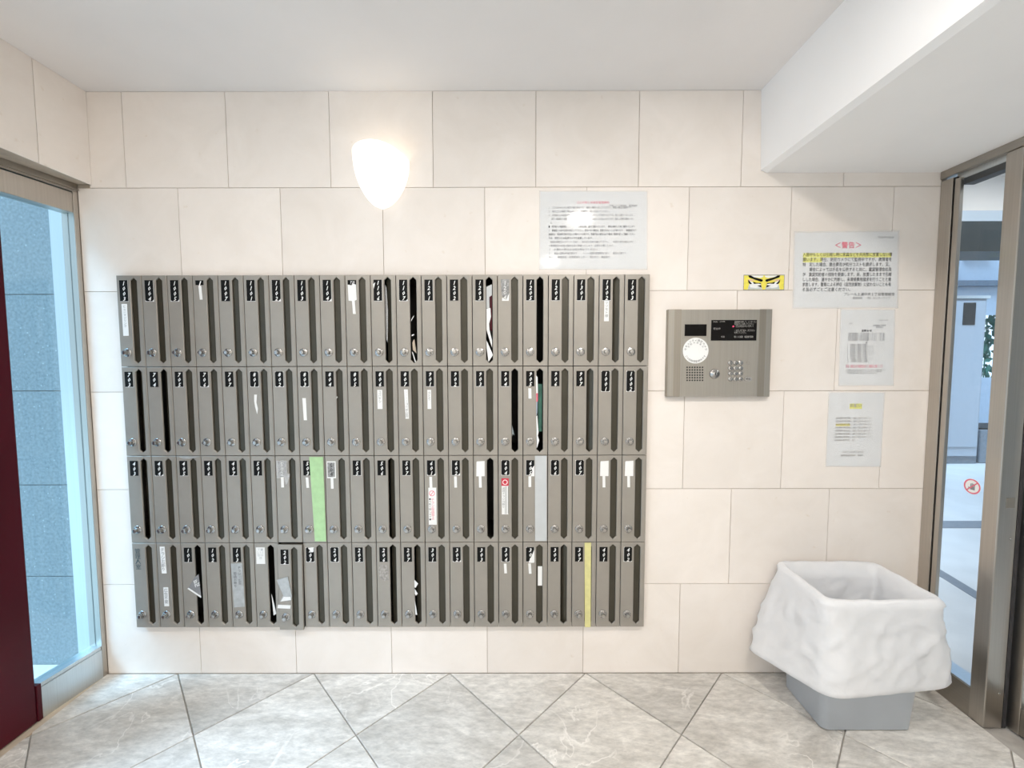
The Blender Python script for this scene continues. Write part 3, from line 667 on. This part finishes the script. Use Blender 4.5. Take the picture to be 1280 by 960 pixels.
# mail in the slots: separate things
def mail(name,label,cat,r,k,parts):
    x,z=MBX+k*MBW,MBZ+(3-r)*MBH
    t=thing(name,label,cat,(x,0,z))
    for nm,mat,poly,y,th in parts:
        m=MB(); m.prism([(a*MBW,fz(b)) for a,b in poly],y,y-th,axis=1); m.build(nm,MT[mat],t)
    return t
mail('plastic_film','pale crinkled film filling the left of the slot of mailbox 1106','mail',0,10,[('sheet','clouded',[(.54,.10),(.60,.14),(.64,.40),(.62,.60),(.60,.74),(.55,.70)],-FT+.0075,.0005)])
mail('cable_tie','thin white ties glimpsed in the black slot of mailbox 1107','mail',0,11,[('strip','paper',[(.55,.49),(.66,.44),(.665,.45),(.55,.505)],-FT+.0075,.0008),('strip','paper',[(.56,.655),(.66,.645),(.66,.655),(.56,.67)],-FT+.0075,.0008),('sheet','tan',[(.58,.74),(.66,.70),(.74,.86),(.60,.82)],-FT+.009,.0008),('strip','paper',[(.56,.84),(.60,.85),(.72,.955),(.68,.96)],-FT+.0075,.0008)])
mail('magazine','rolled colourful magazine in the slot of mailbox 1203','magazine',0,14,[('cover','tape_grey',[(.54,.13),(.76,.10),(.76,.38),(.54,.36)],-FT+.009,.002),('picture','maroon',[(.66,.24),(.765,.22),(.765,.62),(.68,.60)],-FT+.0065,.0008),('page','paper',[(.54,.36),(.62,.40),(.66,.60),(.76,.72),(.76,.80),(.54,.60)],-FT+.0062,.001),('page','paper',[(.56,.37),(.70,.36),(.72,.46),(.60,.58)],-FT+.0052,.0008)])
mail('envelope','white envelope corner sticking out of the slot of mailbox 1203','envelope',0,14,[('sheet','paper',[(.55,.72),(.80,.88),(.62,.955),(.55,.80)],-FT-.002,.0015)])
mail('papers','white and pink papers curling along the open slot of mailbox 905','mail',1,16,[('sheet','paper',[(.50,.10),(.57,.12),(.58,.30),(.52,.30)],-FT-.001,.001),('picture','pink',[(.51,.30),(.58,.30),(.58,.39),(.52,.40)],-FT-.001,.001),('picture','outwall',[(.52,.40),(.57,.39),(.56,.52),(.52,.56)],-FT-.001,.001),('sheet','paper',[(.52,.56),(.56,.55),(.61,.74),(.58,.78),(.64,.83),(.57,.90),(.54,.92)],-FT-.001,.001),('inner','leaf',[(.60,.20),(.76,.20),(.76,.74),(.62,.74)],-FT+.02,.001)])
mail('flyer','pale green film edge low in the black slot of mailbox 904','mail',1,15,[('sheet','granite',[(.54,.66),(.58,.70),(.64,.78),(.58,.76),(.54,.80)],-FT+.0075,.0006)])
f=mail('flyer','black and white flyer corner poking from the slot of mailbox 101','flyer',3,2,[('sheet','inkgrey',[(.24,.53),(.52,.40),(.70,.36),(.76,.62)],-FT-.003,.0012),('edge','paper',[(.22,.53),(.27,.52),(.77,.62),(.76,.64)],-FT-.0044,.0008)])
text('EF\nPIZ',.0165,MT['paper'],'lettering',f,(.52*MBW,-FT-.0046,fz(.43)),rot=.45,bold=.0003,lead=.9,shear=.2)
mail('letter','long white paper standing low in the black slot of mailbox 201','letter',3,5,[('sheet','paper',[(.56,.62),(.60,.66),(.74,.86),(.62,.88)],-FT+.012,.001)])
mail('papers','white folded papers along the left edge of the slot of mailbox 207','mail',3,11,[('sheet','paper',[(.53,.435),(.58,.45),(.68,.48),(.57,.53),(.53,.52)],-FT-.001,.001),('sheet','paper',[(.54,.545),(.66,.60),(.58,.62),(.54,.60)],-FT-.001,.001),('sheet','paper',[(.53,.68),(.58,.76),(.62,.85),(.55,.85)],-FT-.001,.001)])
# ------------------------------------------------------------------ wall lamp
lx,lz=1.497,1.99
lp=thing('wall_lamp','glowing white half-bowl sconce on the tiled wall above the mailboxes','lamp',(lx,0,lz))
m=MB(); NU,NV=28,18; rings=[]
for i in range(NV+1):
    t=i/NV; ring=[]
    for j in range(NU+1):
        th=math.pi*j/NU
        wx=.108*(1-(1-t)**2.1)**.62 if t<1 else .108
        ztop=.128-.006*(1-math.cos(th))-.020*max(0,-math.cos(th))**2*0 
        # rim: higher left of centre, dipping to the right, rounded shoulders
        X=-math.cos(th); ztop=.124-.008*X-.024*X*X*(1 if X>0 else .6)
        z=-.090+(ztop+.090)*t; ring.append((-wx*math.cos(th)*1.0, -.002-wx*.95*math.sin(th), z))
    rings.append(ring)
m.loft(rings,False)
o=m.build('shade',MT['shade'],lp); sm=o.modifiers.new('thick','SOLIDIFY'); sm.thickness=.004; sm.offset=-1
m=MB(); m.box((-.045,-.012,-.04),(.045,0,.07),.003); m.build('wall_plate',MT['plate'],lp)
m=MB(); m.turn([(.004,-.05),(.018,-.03),(.022,-.005),(.018,.018),(.011,.03)],(0,-.05,.03),axis='z',n=20); m.build('bulb',MT['bulb'],lp)
m=MB(); m.turn([(.004,0),(.005,.003)],(0,-.0,0),n=12); m.build('screw_cap',MT['plate'],lp,(0,-.012,-.075))
pl=bpy.data.lights.new('sconce_light','POINT'); pl.energy=.06; pl.color=(1,.90,.74); pl.shadow_soft_size=.03
po=bpy.data.objects.new('sconce_light',pl); po.location=(lx,-.06,lz+.055); COL.objects.link(po)
# ------------------------------------------------------------------ intercom panel
S=.00316
ix0,iz1=W2(836,387,-.026); ix1,iz0=W2(962,495.5,-.026)
IW,IH=ix1-ix0,iz1-iz0
ic=thing('intercom_panel','brushed metal intercom and lock panel on the wall right of the mailboxes','intercom',(ix0,0,iz0))
sw=.050
m=MB()
prof=[(0,0),(0,-.019),(.003,-.023),(sw,-.026),(IW-sw,-.026),(IW-.003,-.023),(IW,-.019),(IW,0)]
m.prism([(0.0015,-.0),(.0015,-.024),(sw,-.026),(IW-sw,-.026),(IW-.0015,-.024),(IW-.0015,0)],0.0,IH,axis=2); m.build('body',MT['panel'],ic)
for a,b in ((0,1),(1,0)):
    m=MB(); xx=(0.0,sw) if a==0 else (IW-sw,IW)
    p=[(xx[0],-.0235 if a==0 else -.0265),(xx[1],-.0265 if a==0 else -.0235),(xx[1],-.0262 if a==0 else -.0),(xx[0],-.0 if a==0 else -.0262)]
    m.prism(p,-.001,IH+.001,axis=2); m.build('side_trim',MT['panelside'],ic)
def ip(u,v): x,z=W2(u,v,-.027); return x-ix0,z-iz0
YI=-.0262
def irect(name,mat,u0,v0,u1,v1,y=YI,th=.0012,par=None):
    a=ip(u0,v0); b=ip(u1,v1); m=MB(); m.box((a[0],y,b[1]),(b[0],y-th,a[1]),min(.0004,th/3)); return m.build(name,MT[mat],ic)
irect('camera_bezel','panel',854.6,404,884.4,421.4,th=.0008)
irect('camera_window','screen',856,405.4,883,420,th=.0016)
dsp=irect('display','screen',889.3,400,945.4,425.7,th=.0014)
def itext(s,u,v,size,mat,**k):
    a=ip(u,v); text(s,size,MT[mat],k.pop('name','lettering'),ic,(a[0],YI-k.pop('dy',.0017),a[1]),**k)
itext('Smile  -COM',891.5,400.8,.0085,'screentext',align='LEFT')
itext('呼出中',891.5,409.6,.0095,'screentext',align='LEFT')
itext('号室',901,420,.0075,'screentext',align='LEFT')
itext('部屋番号を押して、インターホン\n呼出ボタンを押してください\n・訂正は取消ボタンを押して\n\n・お話し終了後は、終了ボタン\nを押してください。\n\n鍵による解錠　暗証番号解錠',918,401.2,.0094,'screentext',align='LEFT',lead=.88,sx=.62)
m=MB(); m.turn([(.003,0),(.0025,.001)],n=12); a=ip(916.5,408); m.build('indicator_light',MT['led'],ic,(a[0],YI-.0014,a[1]))
a=ip(869.6,438.3); m=MB(); m.turn([(.0505,0),(.0505,.0006)],n=48); rs=m.build('round_label',MT['paper'],ic,(a[0],YI,a[1])); rs['label']='round white label with a ring of small print'
# ring lettering
def ringtext(s,r,a0,a1,size,mat):
    for i,ch in enumerate(s):
        t=a0+(a1-a0)*i/(len(s)-1); 
        top=math.sin((a0+a1)/2)>0
        rot=t-math.pi/2 if top else t+math.pi/2
        rr=r+ (size*.45 if top else -size*.45)
        text(ch,size,MT[mat],'lettering',rs,(rr*math.cos(t),-.0009,rr*math.sin(t)),rot=rot)
ringtext('セキュリティ防犯カメラ',.0405,math.radians(172),math.radians(8),.0105,'ink')
ringtext('作動中録画中',.031,math.radians(150),math.radians(30),.0085,'inkgrey')
ringtext('二十四時間監視中です',.0425,math.radians(212),math.radians(328),.0095,'ink')
m=MB()
for i in range(7):
    for j in range(6):
        a=ip(859+i*19.2/6,459.2+j*16.2/5); m.turn([(.0033,0),(.0033,.0004)],(a[0],YI,a[1]),n=10,smooth=False)
o=m.build('speaker_holes',MT['dark'],ic); o['label']='dark grid of small speaker holes'
a=ip(893,467.3); m=MB(); m.turn([(.0195,0),(.0195,.004),(.0175,.0065),(.0115,.007),(.0115,.0085),(.003,.009)],n=32); kl=m.build('key_lock',MT['chrome'],ic,(a[0],YI,a[1]))
m=MB(); m.box((-.0012,-.0098,-.0055),(.0012,-.0088,.0055)); m.build('keyhole',MT['dark'],kl)
digits='123456789*0#'
for i in range(12):
    u=(912.8,919.3,925.8)[i%3]; v=(453.5,460.2,466.9,473.8)[i//3]; a=ip(u,v)
    m=MB(); m.turn([(.0092,0),(.0092,.002),(.0080,.0034),(.002,.0036)],n=20); kb=m.build('key_button',MT['chrome'],ic,(a[0],YI,a[1]))
    text(digits[i],.011,MT['ink'],'digit',kb,(0,-.0040,.0042))
def oval(u,v,w,h,name,mat,th):
    a=ip(u,v); n=24; p=[]
    for k in range(n):
        t=2*math.pi*k/n; x=h/2*math.cos(t)+(w-h)/2*(1 if math.cos(t)>0 else -1); p.append((x,h/2*math.sin(t)))
    m=MB(); m.prism(p,0,-th,axis=1); return m.build(name,MT[mat],ic,(a[0],YI,a[1]))
ov=oval(934.9,473.8,.031,.0175,'call_button','chrome',.003); text('呼出',.0095,MT['ink'],'digit',ov,(0,-.0034,.0045))
m=MB(); a=ip(934.9,453.8)
for q in ((-.0065,-.005),(.005,.0065)): m.box((q[0],0,-.0065),(q[1],-.0006,.0065))
m.box((-.0065,0,.005),(.0065,-.0006,.0065)); m.box((-.0065,0,-.0065),(.0065,-.0006,-.005)); m.build('sensor_frame',MT['residue'],ic,(a[0],YI,a[1]))
# ------------------------------------------------------------------ notices on the wall
def sheet(name,label,corners,cat='notice',mat='paper',y=-.0004,th=.0006,film=True,pad=.004):
    P=[W2(u,v) for u,v in corners]; x0=P[3][0]; z0=P[3][1]
    t=thing(name,label,cat,(x0,0,z0))
    m=MB(); m.prism([(p[0]-x0,p[1]-z0) for p in P],y,y-th,axis=1); m.build('paper',MT[mat],t)
    if film:
        cx=sum(p[0] for p in P)/4-x0; cz=sum(p[1] for p in P)/4-z0
        q=[]
        for p in P:
            a,b=p[0]-x0,p[1]-z0; q.append((a+(pad if a>cx else -pad),b+(pad if b>cz else -pad)))
        m=MB(); m.prism(q,y-th-.0002,y-th-.0006,axis=1); m.build('laminate_film',MT['clear'],t)
    return t,(x0,z0)
def ntext(t,o,s,u,v,size,mat='ink',y=-.0018,**k):
    x,z=W2(u,v); text(s,size,MT[mat],k.pop('name','lettering'),t,(x-o[0],y,z-o[1]),**k)
def nmark(t,o,mat,u0,v0,u1,v1,name,y=-.0012,th=.0002):
    a=W2(u0,v0); b=W2(u1,v1); m=MB(); m.box((a[0]-o[0],y,b[1]-o[1]),(b[0]-o[0],y-th,a[1]-o[1])); return m.build(name,MT[mat],t)
# 1: wide notice over the mailboxes
t,o=sheet('notice','wide white laminated notice with a pink heading above the mailboxes',[(675.5,240),(808,240),(808,336),(675,336)])
ntext(t,o,'ゴミ分別と共用部管理規約',741,251.8,.0108,'pink')
ntext(t,o,'平成二十三年四月　管理組合',779,256.0,.0085,'inkgrey')
lines=['１　ゴミは決められた曜日の朝八時までに　指定の場所へ出してください。夜間の搬出は厳禁です。',
'２　粗大ゴミは事前に申込みのうえ、処理券を　貼って出してください。',
'３　共用部分には私物を置かないでください　　　ポスティング目的の立入りは、固くお断りいたします。',
'　　廊下・階段等での喫煙　　　　　　　　　　　　　　　は消防法により禁止されています。違反した場合は撤去します。',
'　　また、',
'■　掲示板への無断掲示　　　　　　　は発見次第、直ちに撤去いたします。　費用は掲示した方に請求いたします。',
'５　郵便受には必ず氏名を表示してください。表示のない場合は、配達されないことがあります。　管理会社まで',
'連絡先は　緊急時を除き平日の九時から十七時です。長期不在の場合は必ず事前に管理人室へご連絡ください。',
'なお　防犯のため監視カメラを設置しています。',
'　自転車は登録済みのステッカーを貼り、　決められた区画に駐輪してください。　　未登録の車両は処分します。',
'＊管理組合の総会は毎年五月に開催いたします　出席をお願いします。',
'６　水漏れの際は止水栓を閉めてください。',
'７　　楽器の演奏は午後九時まで　　　ペットの飼育は管理規約に従い、　届出が必要です。',
'以上　　管理会社　住宅管理センター　受付窓口　電話受付'] 
for i,l in enumerate(lines):
    wd=[104,76,106,106,6,108,108,108,56,106,82,64,98,76][i]*.0032; sz=.0098
    x,z=W2(685.5,258.4+4.76*i); tr=wd/(len(l)*sz)
    text(l,sz,MT['ink' if i in(5,6,7,8) else 'inkgrey'],'lettering',t,(x-o[0],-.0018,z-o[1]),align='LEFT',sx=tr)
# 2: warning notice with highlighted first line
t,o=sheet('notice','white laminated warning notice with a red heading and yellow highlighted line',[(994,291.5),(1122,290),(1120.5,383.5),(992.5,384)],pad=.006)
ntext(t,o,'＜警告＞',1060,302.8,.0270,'pink',bold=.0003)
ntext(t,o,'平成20年9月25日',1107,295.6,.0085,'inkgrey')
nmark(t,o,'yellow',1003.5,316.5,1113.5,321.8,'highlight'); nmark(t,o,'yellow',1003.5,322.5,1027,328,'highlight')
wl_=['入居中もしくは引越し時に家具などを共用部に放置しない様',
'願います。現在、防犯カメラにて監視中ですが、故障者を',
'特　定した場合、撤去費及び処分コストを請求します。又、',
'　　場合によっては氏名を公表すると共に、賃貸管理会社及',
'び　賃貸契約者の排除を要請します。尚、放置したままで引越',
'しした場合、速やかに判断し、未清掃費用請求を行うことと致',
'求致します。警察による押収（自然放棄物）に従わないことも有',
'る旨必ずごとご注意ください。']
for i,l in enumerate(wl_):
    wd=.352 if i<7 else .20
    x,z=W2(1003.3-.15*i,316.0+6.25*i); sz=.0168
    text(l,sz,MT['ink'],'lettering',t,(x-o[0],-.0018,z-o[1]),align='LEFT',sx=wd/(len(l)*sz),bold=.0001)
ntext(t,o,'プレール土浦中央１丁目管理組合',1086,366.0,.0135,'ink'); ntext(t,o,'管理会社　（株）センターライフ',1089,371.2,.0100,'inkgrey')
# 3: portrait letter notice
t,o=sheet('notice','small white letter-size notice with fine print under the warning notice',[(1051.5,387.5),(1117.5,388),(1115.5,481),(1048.8,481)])
body3='　'*4+'お知らせ'
ntext(t,o,'平成二十五年',1104,399.5,.0062,'inkgrey'); ntext(t,o,'各位',1063,403.5,.0070,'inkgrey'); ntext(t,o,'管理組合 理事長\n管理会社',1099,405.8,.0072,'inkgrey'); ntext(t,o,'お知らせ',1083,412,.0105,'ink',bold=.0003)
for i in range(5):
    x,z=W2(1059.5-.1*i,416+2.1*i); l='平素は管理運営にご協力頂き有難うございます、下記の通り'; text(l,.0066,MT['inkgrey'],'lettering',t,(x-o[0],-.0018,z-o[1]),align='LEFT',sx=.150/(len(l)*.0066))
ntext(t,o,'記',1083,427,.008,'ink')
for i in range(11):
    x,z=W2(1058.5,430+2.1*i); l=('%d　共用部の清掃と点検について'%(i+1))[:(12+i*5%7)]; text(l,.0066,MT['inkgrey'],'lettering',t,(x-o[0],-.0018,z-o[1]),align='LEFT',sx=1.1)
for i in range(2):
    x,z=W2(1057,456+2*i); l='緊急の場合は必ず管理会社までご連絡をお願いします'; text(l,.0062,MT['pink'],'lettering',t,(x-o[0],-.0018,z-o[1]),align='LEFT')
for i in range(3):
    x,z=W2(1057,461.6+2.1*i); l='ご不明な点はお問い合わせ下さいますようお願い致します'; text(l[:26-i*3],.0062,MT['inkgrey'],'lettering',t,(x-o[0],-.0018,z-o[1]),align='LEFT')
# 4: lower notice with a yellow heading
t,o=sheet('notice','lowest white notice with a short yellow highlighted heading above the bin',[(1036.8,491),(1104.5,491.5),(1099.5,582.5),(1032.8,582)])
nmark(t,o,'yellow',1062,504.5,1077,511,'highlight'); ntext(t,o,'お願い',1069.5,504.6,.0165,'residue',bold=.0003)
nmark(t,o,'eyeyellow',1044.5,529.5,1062,532.5,'highlight')
for i in range(8):
    x,z=W2(1044.5-.25*i,521.5+3.95*i); l='自転車置場の整理整頓に、皆様のご協力をお願いします'; n=25 if i<7 else 14; text(l[:n],.0082,MT['residue'],'lettering',t,(x-o[0],-.0018,z-o[1]),align='LEFT',sx=.146/(25*.0082))
ntext(t,o,'平成二十四年六月吉日',1066,564,.0085,'residue'); ntext(t,o,'建物管理事務所　管理人',1065,568,.0085,'residue')
# eyes sticker
P=[W2(929.5,344),W2(979.5,344.3),W2(979,362.5),W2(929.5,362.3)]
x0,z0=P[3]; EW=P[1][0]-P[0][0]; EH=P[0][1]-P[3][1]
es=thing('eyes_sticker','yellow rectangular sticker with a pair of glaring eyes above the intercom','sticker',(x0,0,z0))
def epoly(name,mat,pts,y,mirror=False):
    m=MB(); 
    q=[((1-a if mirror else a)*EW,(1-b)*EH) for a,b in pts]; m.prism(q,y,y-.0002,axis=1); m.build(name,MT[mat],es)
epoly('border','residue',[(-.015,-.03),(1.015,-.03),(1.015,1.03),(-.015,1.03)],-.0002)
epoly('ground','eyeyellow',[(0,0.02),(1,0.02),(1,.98),(0,.98)],-.0005)
for mi in (False,True):
    epoly('blush','blush',[(.10,.28),(.30,.33),(.14,.42)],-.0008,mi)
    epoly('pale','paper',[(.13,.03),(.48,.03),(.48,.12),(.40,.20),(.26,.14)],-.0008,mi)
    epoly('eye_grey','eyegrey',[(.13,.62),(.44,.72),(.46,.97),(.10,.97)],-.0008,mi)
    epoly('eye_white','paper',[(.12,.38),(.26,.50),(.42,.58),(.43,.80),(.30,.88),(.16,.84)],-.0011,mi)
    epoly('brow','black',[(.10,.02),(.17,.03),(.24,.14),(.46,.30),(.47,.40),(.43,.46),(.28,.32),(.12,.16)],-.0014,mi)
    epoly('lash','black',[(.10,.30),(.14,.42),(.20,.60),(.15,.62),(.11,.50)],-.0014,mi)
    epoly('pupil','black',[(.22,.44),(.30,.52),(.42,.54),(.43,.62),(.36,.58),(.25,.60)],-.0014,mi)
    epoly('lower_lash','black',[(.33,.72),(.43,.68),(.44,.84),(.38,.78)],-.0014,mi)
# ------------------------------------------------------------------ waste bin and bag
bn=thing('waste_bin','grey plastic rectangular waste bin on the floor by the right door','bin',(3.26,-.16,0))
def rr(x0,x1,y0,y1,z,rad,n=6):
    pts=[]
    for cx,cy,a in ((x1-rad,y1-rad,0),(x0+rad,y1-rad,90),(x0+rad,y0+rad,180),(x1-rad,y0+rad,270)):
        for i in range(n+1):
            t=math.radians(a+90*i/n); pts.append((cx+rad*math.cos(t)-3.26,cy+rad*math.sin(t)+.16,z))
    return pts
m=MB()
out=[rr(3.105,3.405,-.268,-.075,.0,.02),rr(3.095,3.413,-.276,-.068,.008,.024),rr(3.089,3.462,-.284,-.038,.456,.03),rr(3.083,3.468,-.289,-.032,.458,.03),rr(3.083,3.468,-.289,-.032,.470,.03),rr(3.090,3.462,-.283,-.038,.472,.028)]
inn=[rr(3.092,3.460,-.281,-.040,.456,.028),rr(3.100,3.408,-.271,-.073,.012,.02)]
m.loft(out+inn,True,True,True); m.build('tub',MT['bin'],bn)
# bag: lofted rings from inside the tub, over the rim, down to a flared hem
import mathutils.noise as mn
bagt=thing('bin_bag','white translucent plastic bag lining the waste bin and folded over its rim','bag',(3.26,-.16,0))
N=120
def ringpts(BL,BR,FR,FL,rad=.12):
    # corner 3D points -> N points around a rounded quad, starting at back-left going right
    c=[Vector(p) for p in (BL,BR,FR,FL)]; out=[]
    for i in range(N):
        s=i/N*4; k=int(s); f=s-k; a,b=c[k],c[(k+1)%4]; p=a.lerp(b,f)
        e=min(f,1-f)
        if e<rad:
            prev=c[(k-1)%4] if f<.5 else c[(k+2)%4]; cor=a if f<.5 else b
            oth=cor.lerp(prev,rad); me_=cor.lerp(b if f<.5 else a,rad)
            w=(1-e/rad)*.5
            q=cor.lerp(b if f<.5 else a,e)
            # quadratic corner
            t=.5-.5*(e/rad) if f<.5 else .5-.5*(e/rad)
            p=((1-t)**2)*me_+2*(1-t)*t*cor+t*t*oth
        out.append(p)
    return out
keys=[ # (param, BL, BR, FR, FL, wrinkle)
 (0.0,(3.13,-.09,.10),(3.39,-.09,.10),(3.39,-.25,.10),(3.13,-.25,.10),.010),
 (0.3,(3.135,-.085,.30),(3.42,-.085,.30),(3.42,-.250,.30),(3.135,-.250,.30),.014),
 (0.50,(3.112,-.056,.45),(3.442,-.056,.45),(3.440,-.262,.44),(3.112,-.264,.45),.009),
 (0.56,(3.088,-.026,.4935),(3.468,-.024,.493),(3.476,-.286,.492),(3.083,-.288,.4985),.001),
 (0.60,(3.072,-.016,.484),(3.484,-.016,.484),(3.490,-.306,.478),(3.062,-.308,.484),.003),
 (0.75,(3.020,-.016,.36),(3.50,-.016,.37),(3.495,-.318,.38),(3.055,-.335,.37),.013),
 (0.90,(2.965,-.018,.22),(3.525,-.018,.25),(3.515,-.325,.275),(3.05,-.360,.26),.013),
 (0.985,(2.935,-.040,.148),(3.54,-.02,.20),(3.512,-.330,.212),(3.045,-.372,.200),.006),
 (1.0,(2.945,-.042,.140),(3.535,-.03,.192),(3.502,-.322,.200),(3.055,-.362,.190),.004)]
rings=[]; steps=64
for i in range(steps+1):
    t=i/steps
    for a,b in zip(keys[:-1],keys[1:]):
        if a[0]<=t<=b[0]+1e-9: break
    f=(t-a[0])/(b[0]-a[0]); cs=[Vector(p).lerp(Vector(q),f) for p,q in zip(a[1:5],b[1:5])]
    ring=ringpts(*cs,rad=.10 if t<.62 else .16); wr=a[5]+(b[5]-a[5])*f
    cen=sum(ring,Vector())/N; outp=[]
    for j,p in enumerate(ring):
        d=(p-cen); d.z=0; d.normalize()
        # long diagonal creases plus small crumple
        ra=1-abs(mn.noise(Vector((p.x*8+p.z*7,p.y*8,p.z*5-p.x*4))))*2.6; rb=1-abs(mn.noise(Vector((p.x*15-p.z*9,p.y*15+2,p.z*8+5))))*3
        rc=max(0,1-abs(mn.noise(Vector((p.x*11-p.z*16,p.y*11+p.z*6,p.z*5+9))))*7)
        cre=max(ra,-.4)*.42+max(rb,-.3)*.38-.55+rc*.55+mn.noise(p*38)*.15
        q=p+d*wr*cre
        q.z+=wr*.25*mn.noise(Vector((p.x*12,p.y*12,3)))
        if t<=.56 and t>.05: # stay inside the tub
            lim=t
        if .5<t<.7: q.z+=.005*mn.noise(Vector((p.x*17,p.y*17,1)))-(.006 if p.y<-.2 and p.x<3.33 else 0)*max(0,math.sin((p.x-3.07)/.26*math.pi))
        q.y=min(q.y,-.006); outp.append((q.x-3.26,q.y+.16,q.z))
    rings.append(outp)
m=MB(); m.loft(rings,True,True,False); bo=m.build('film',MT['bag'],bagt)
flush_text()
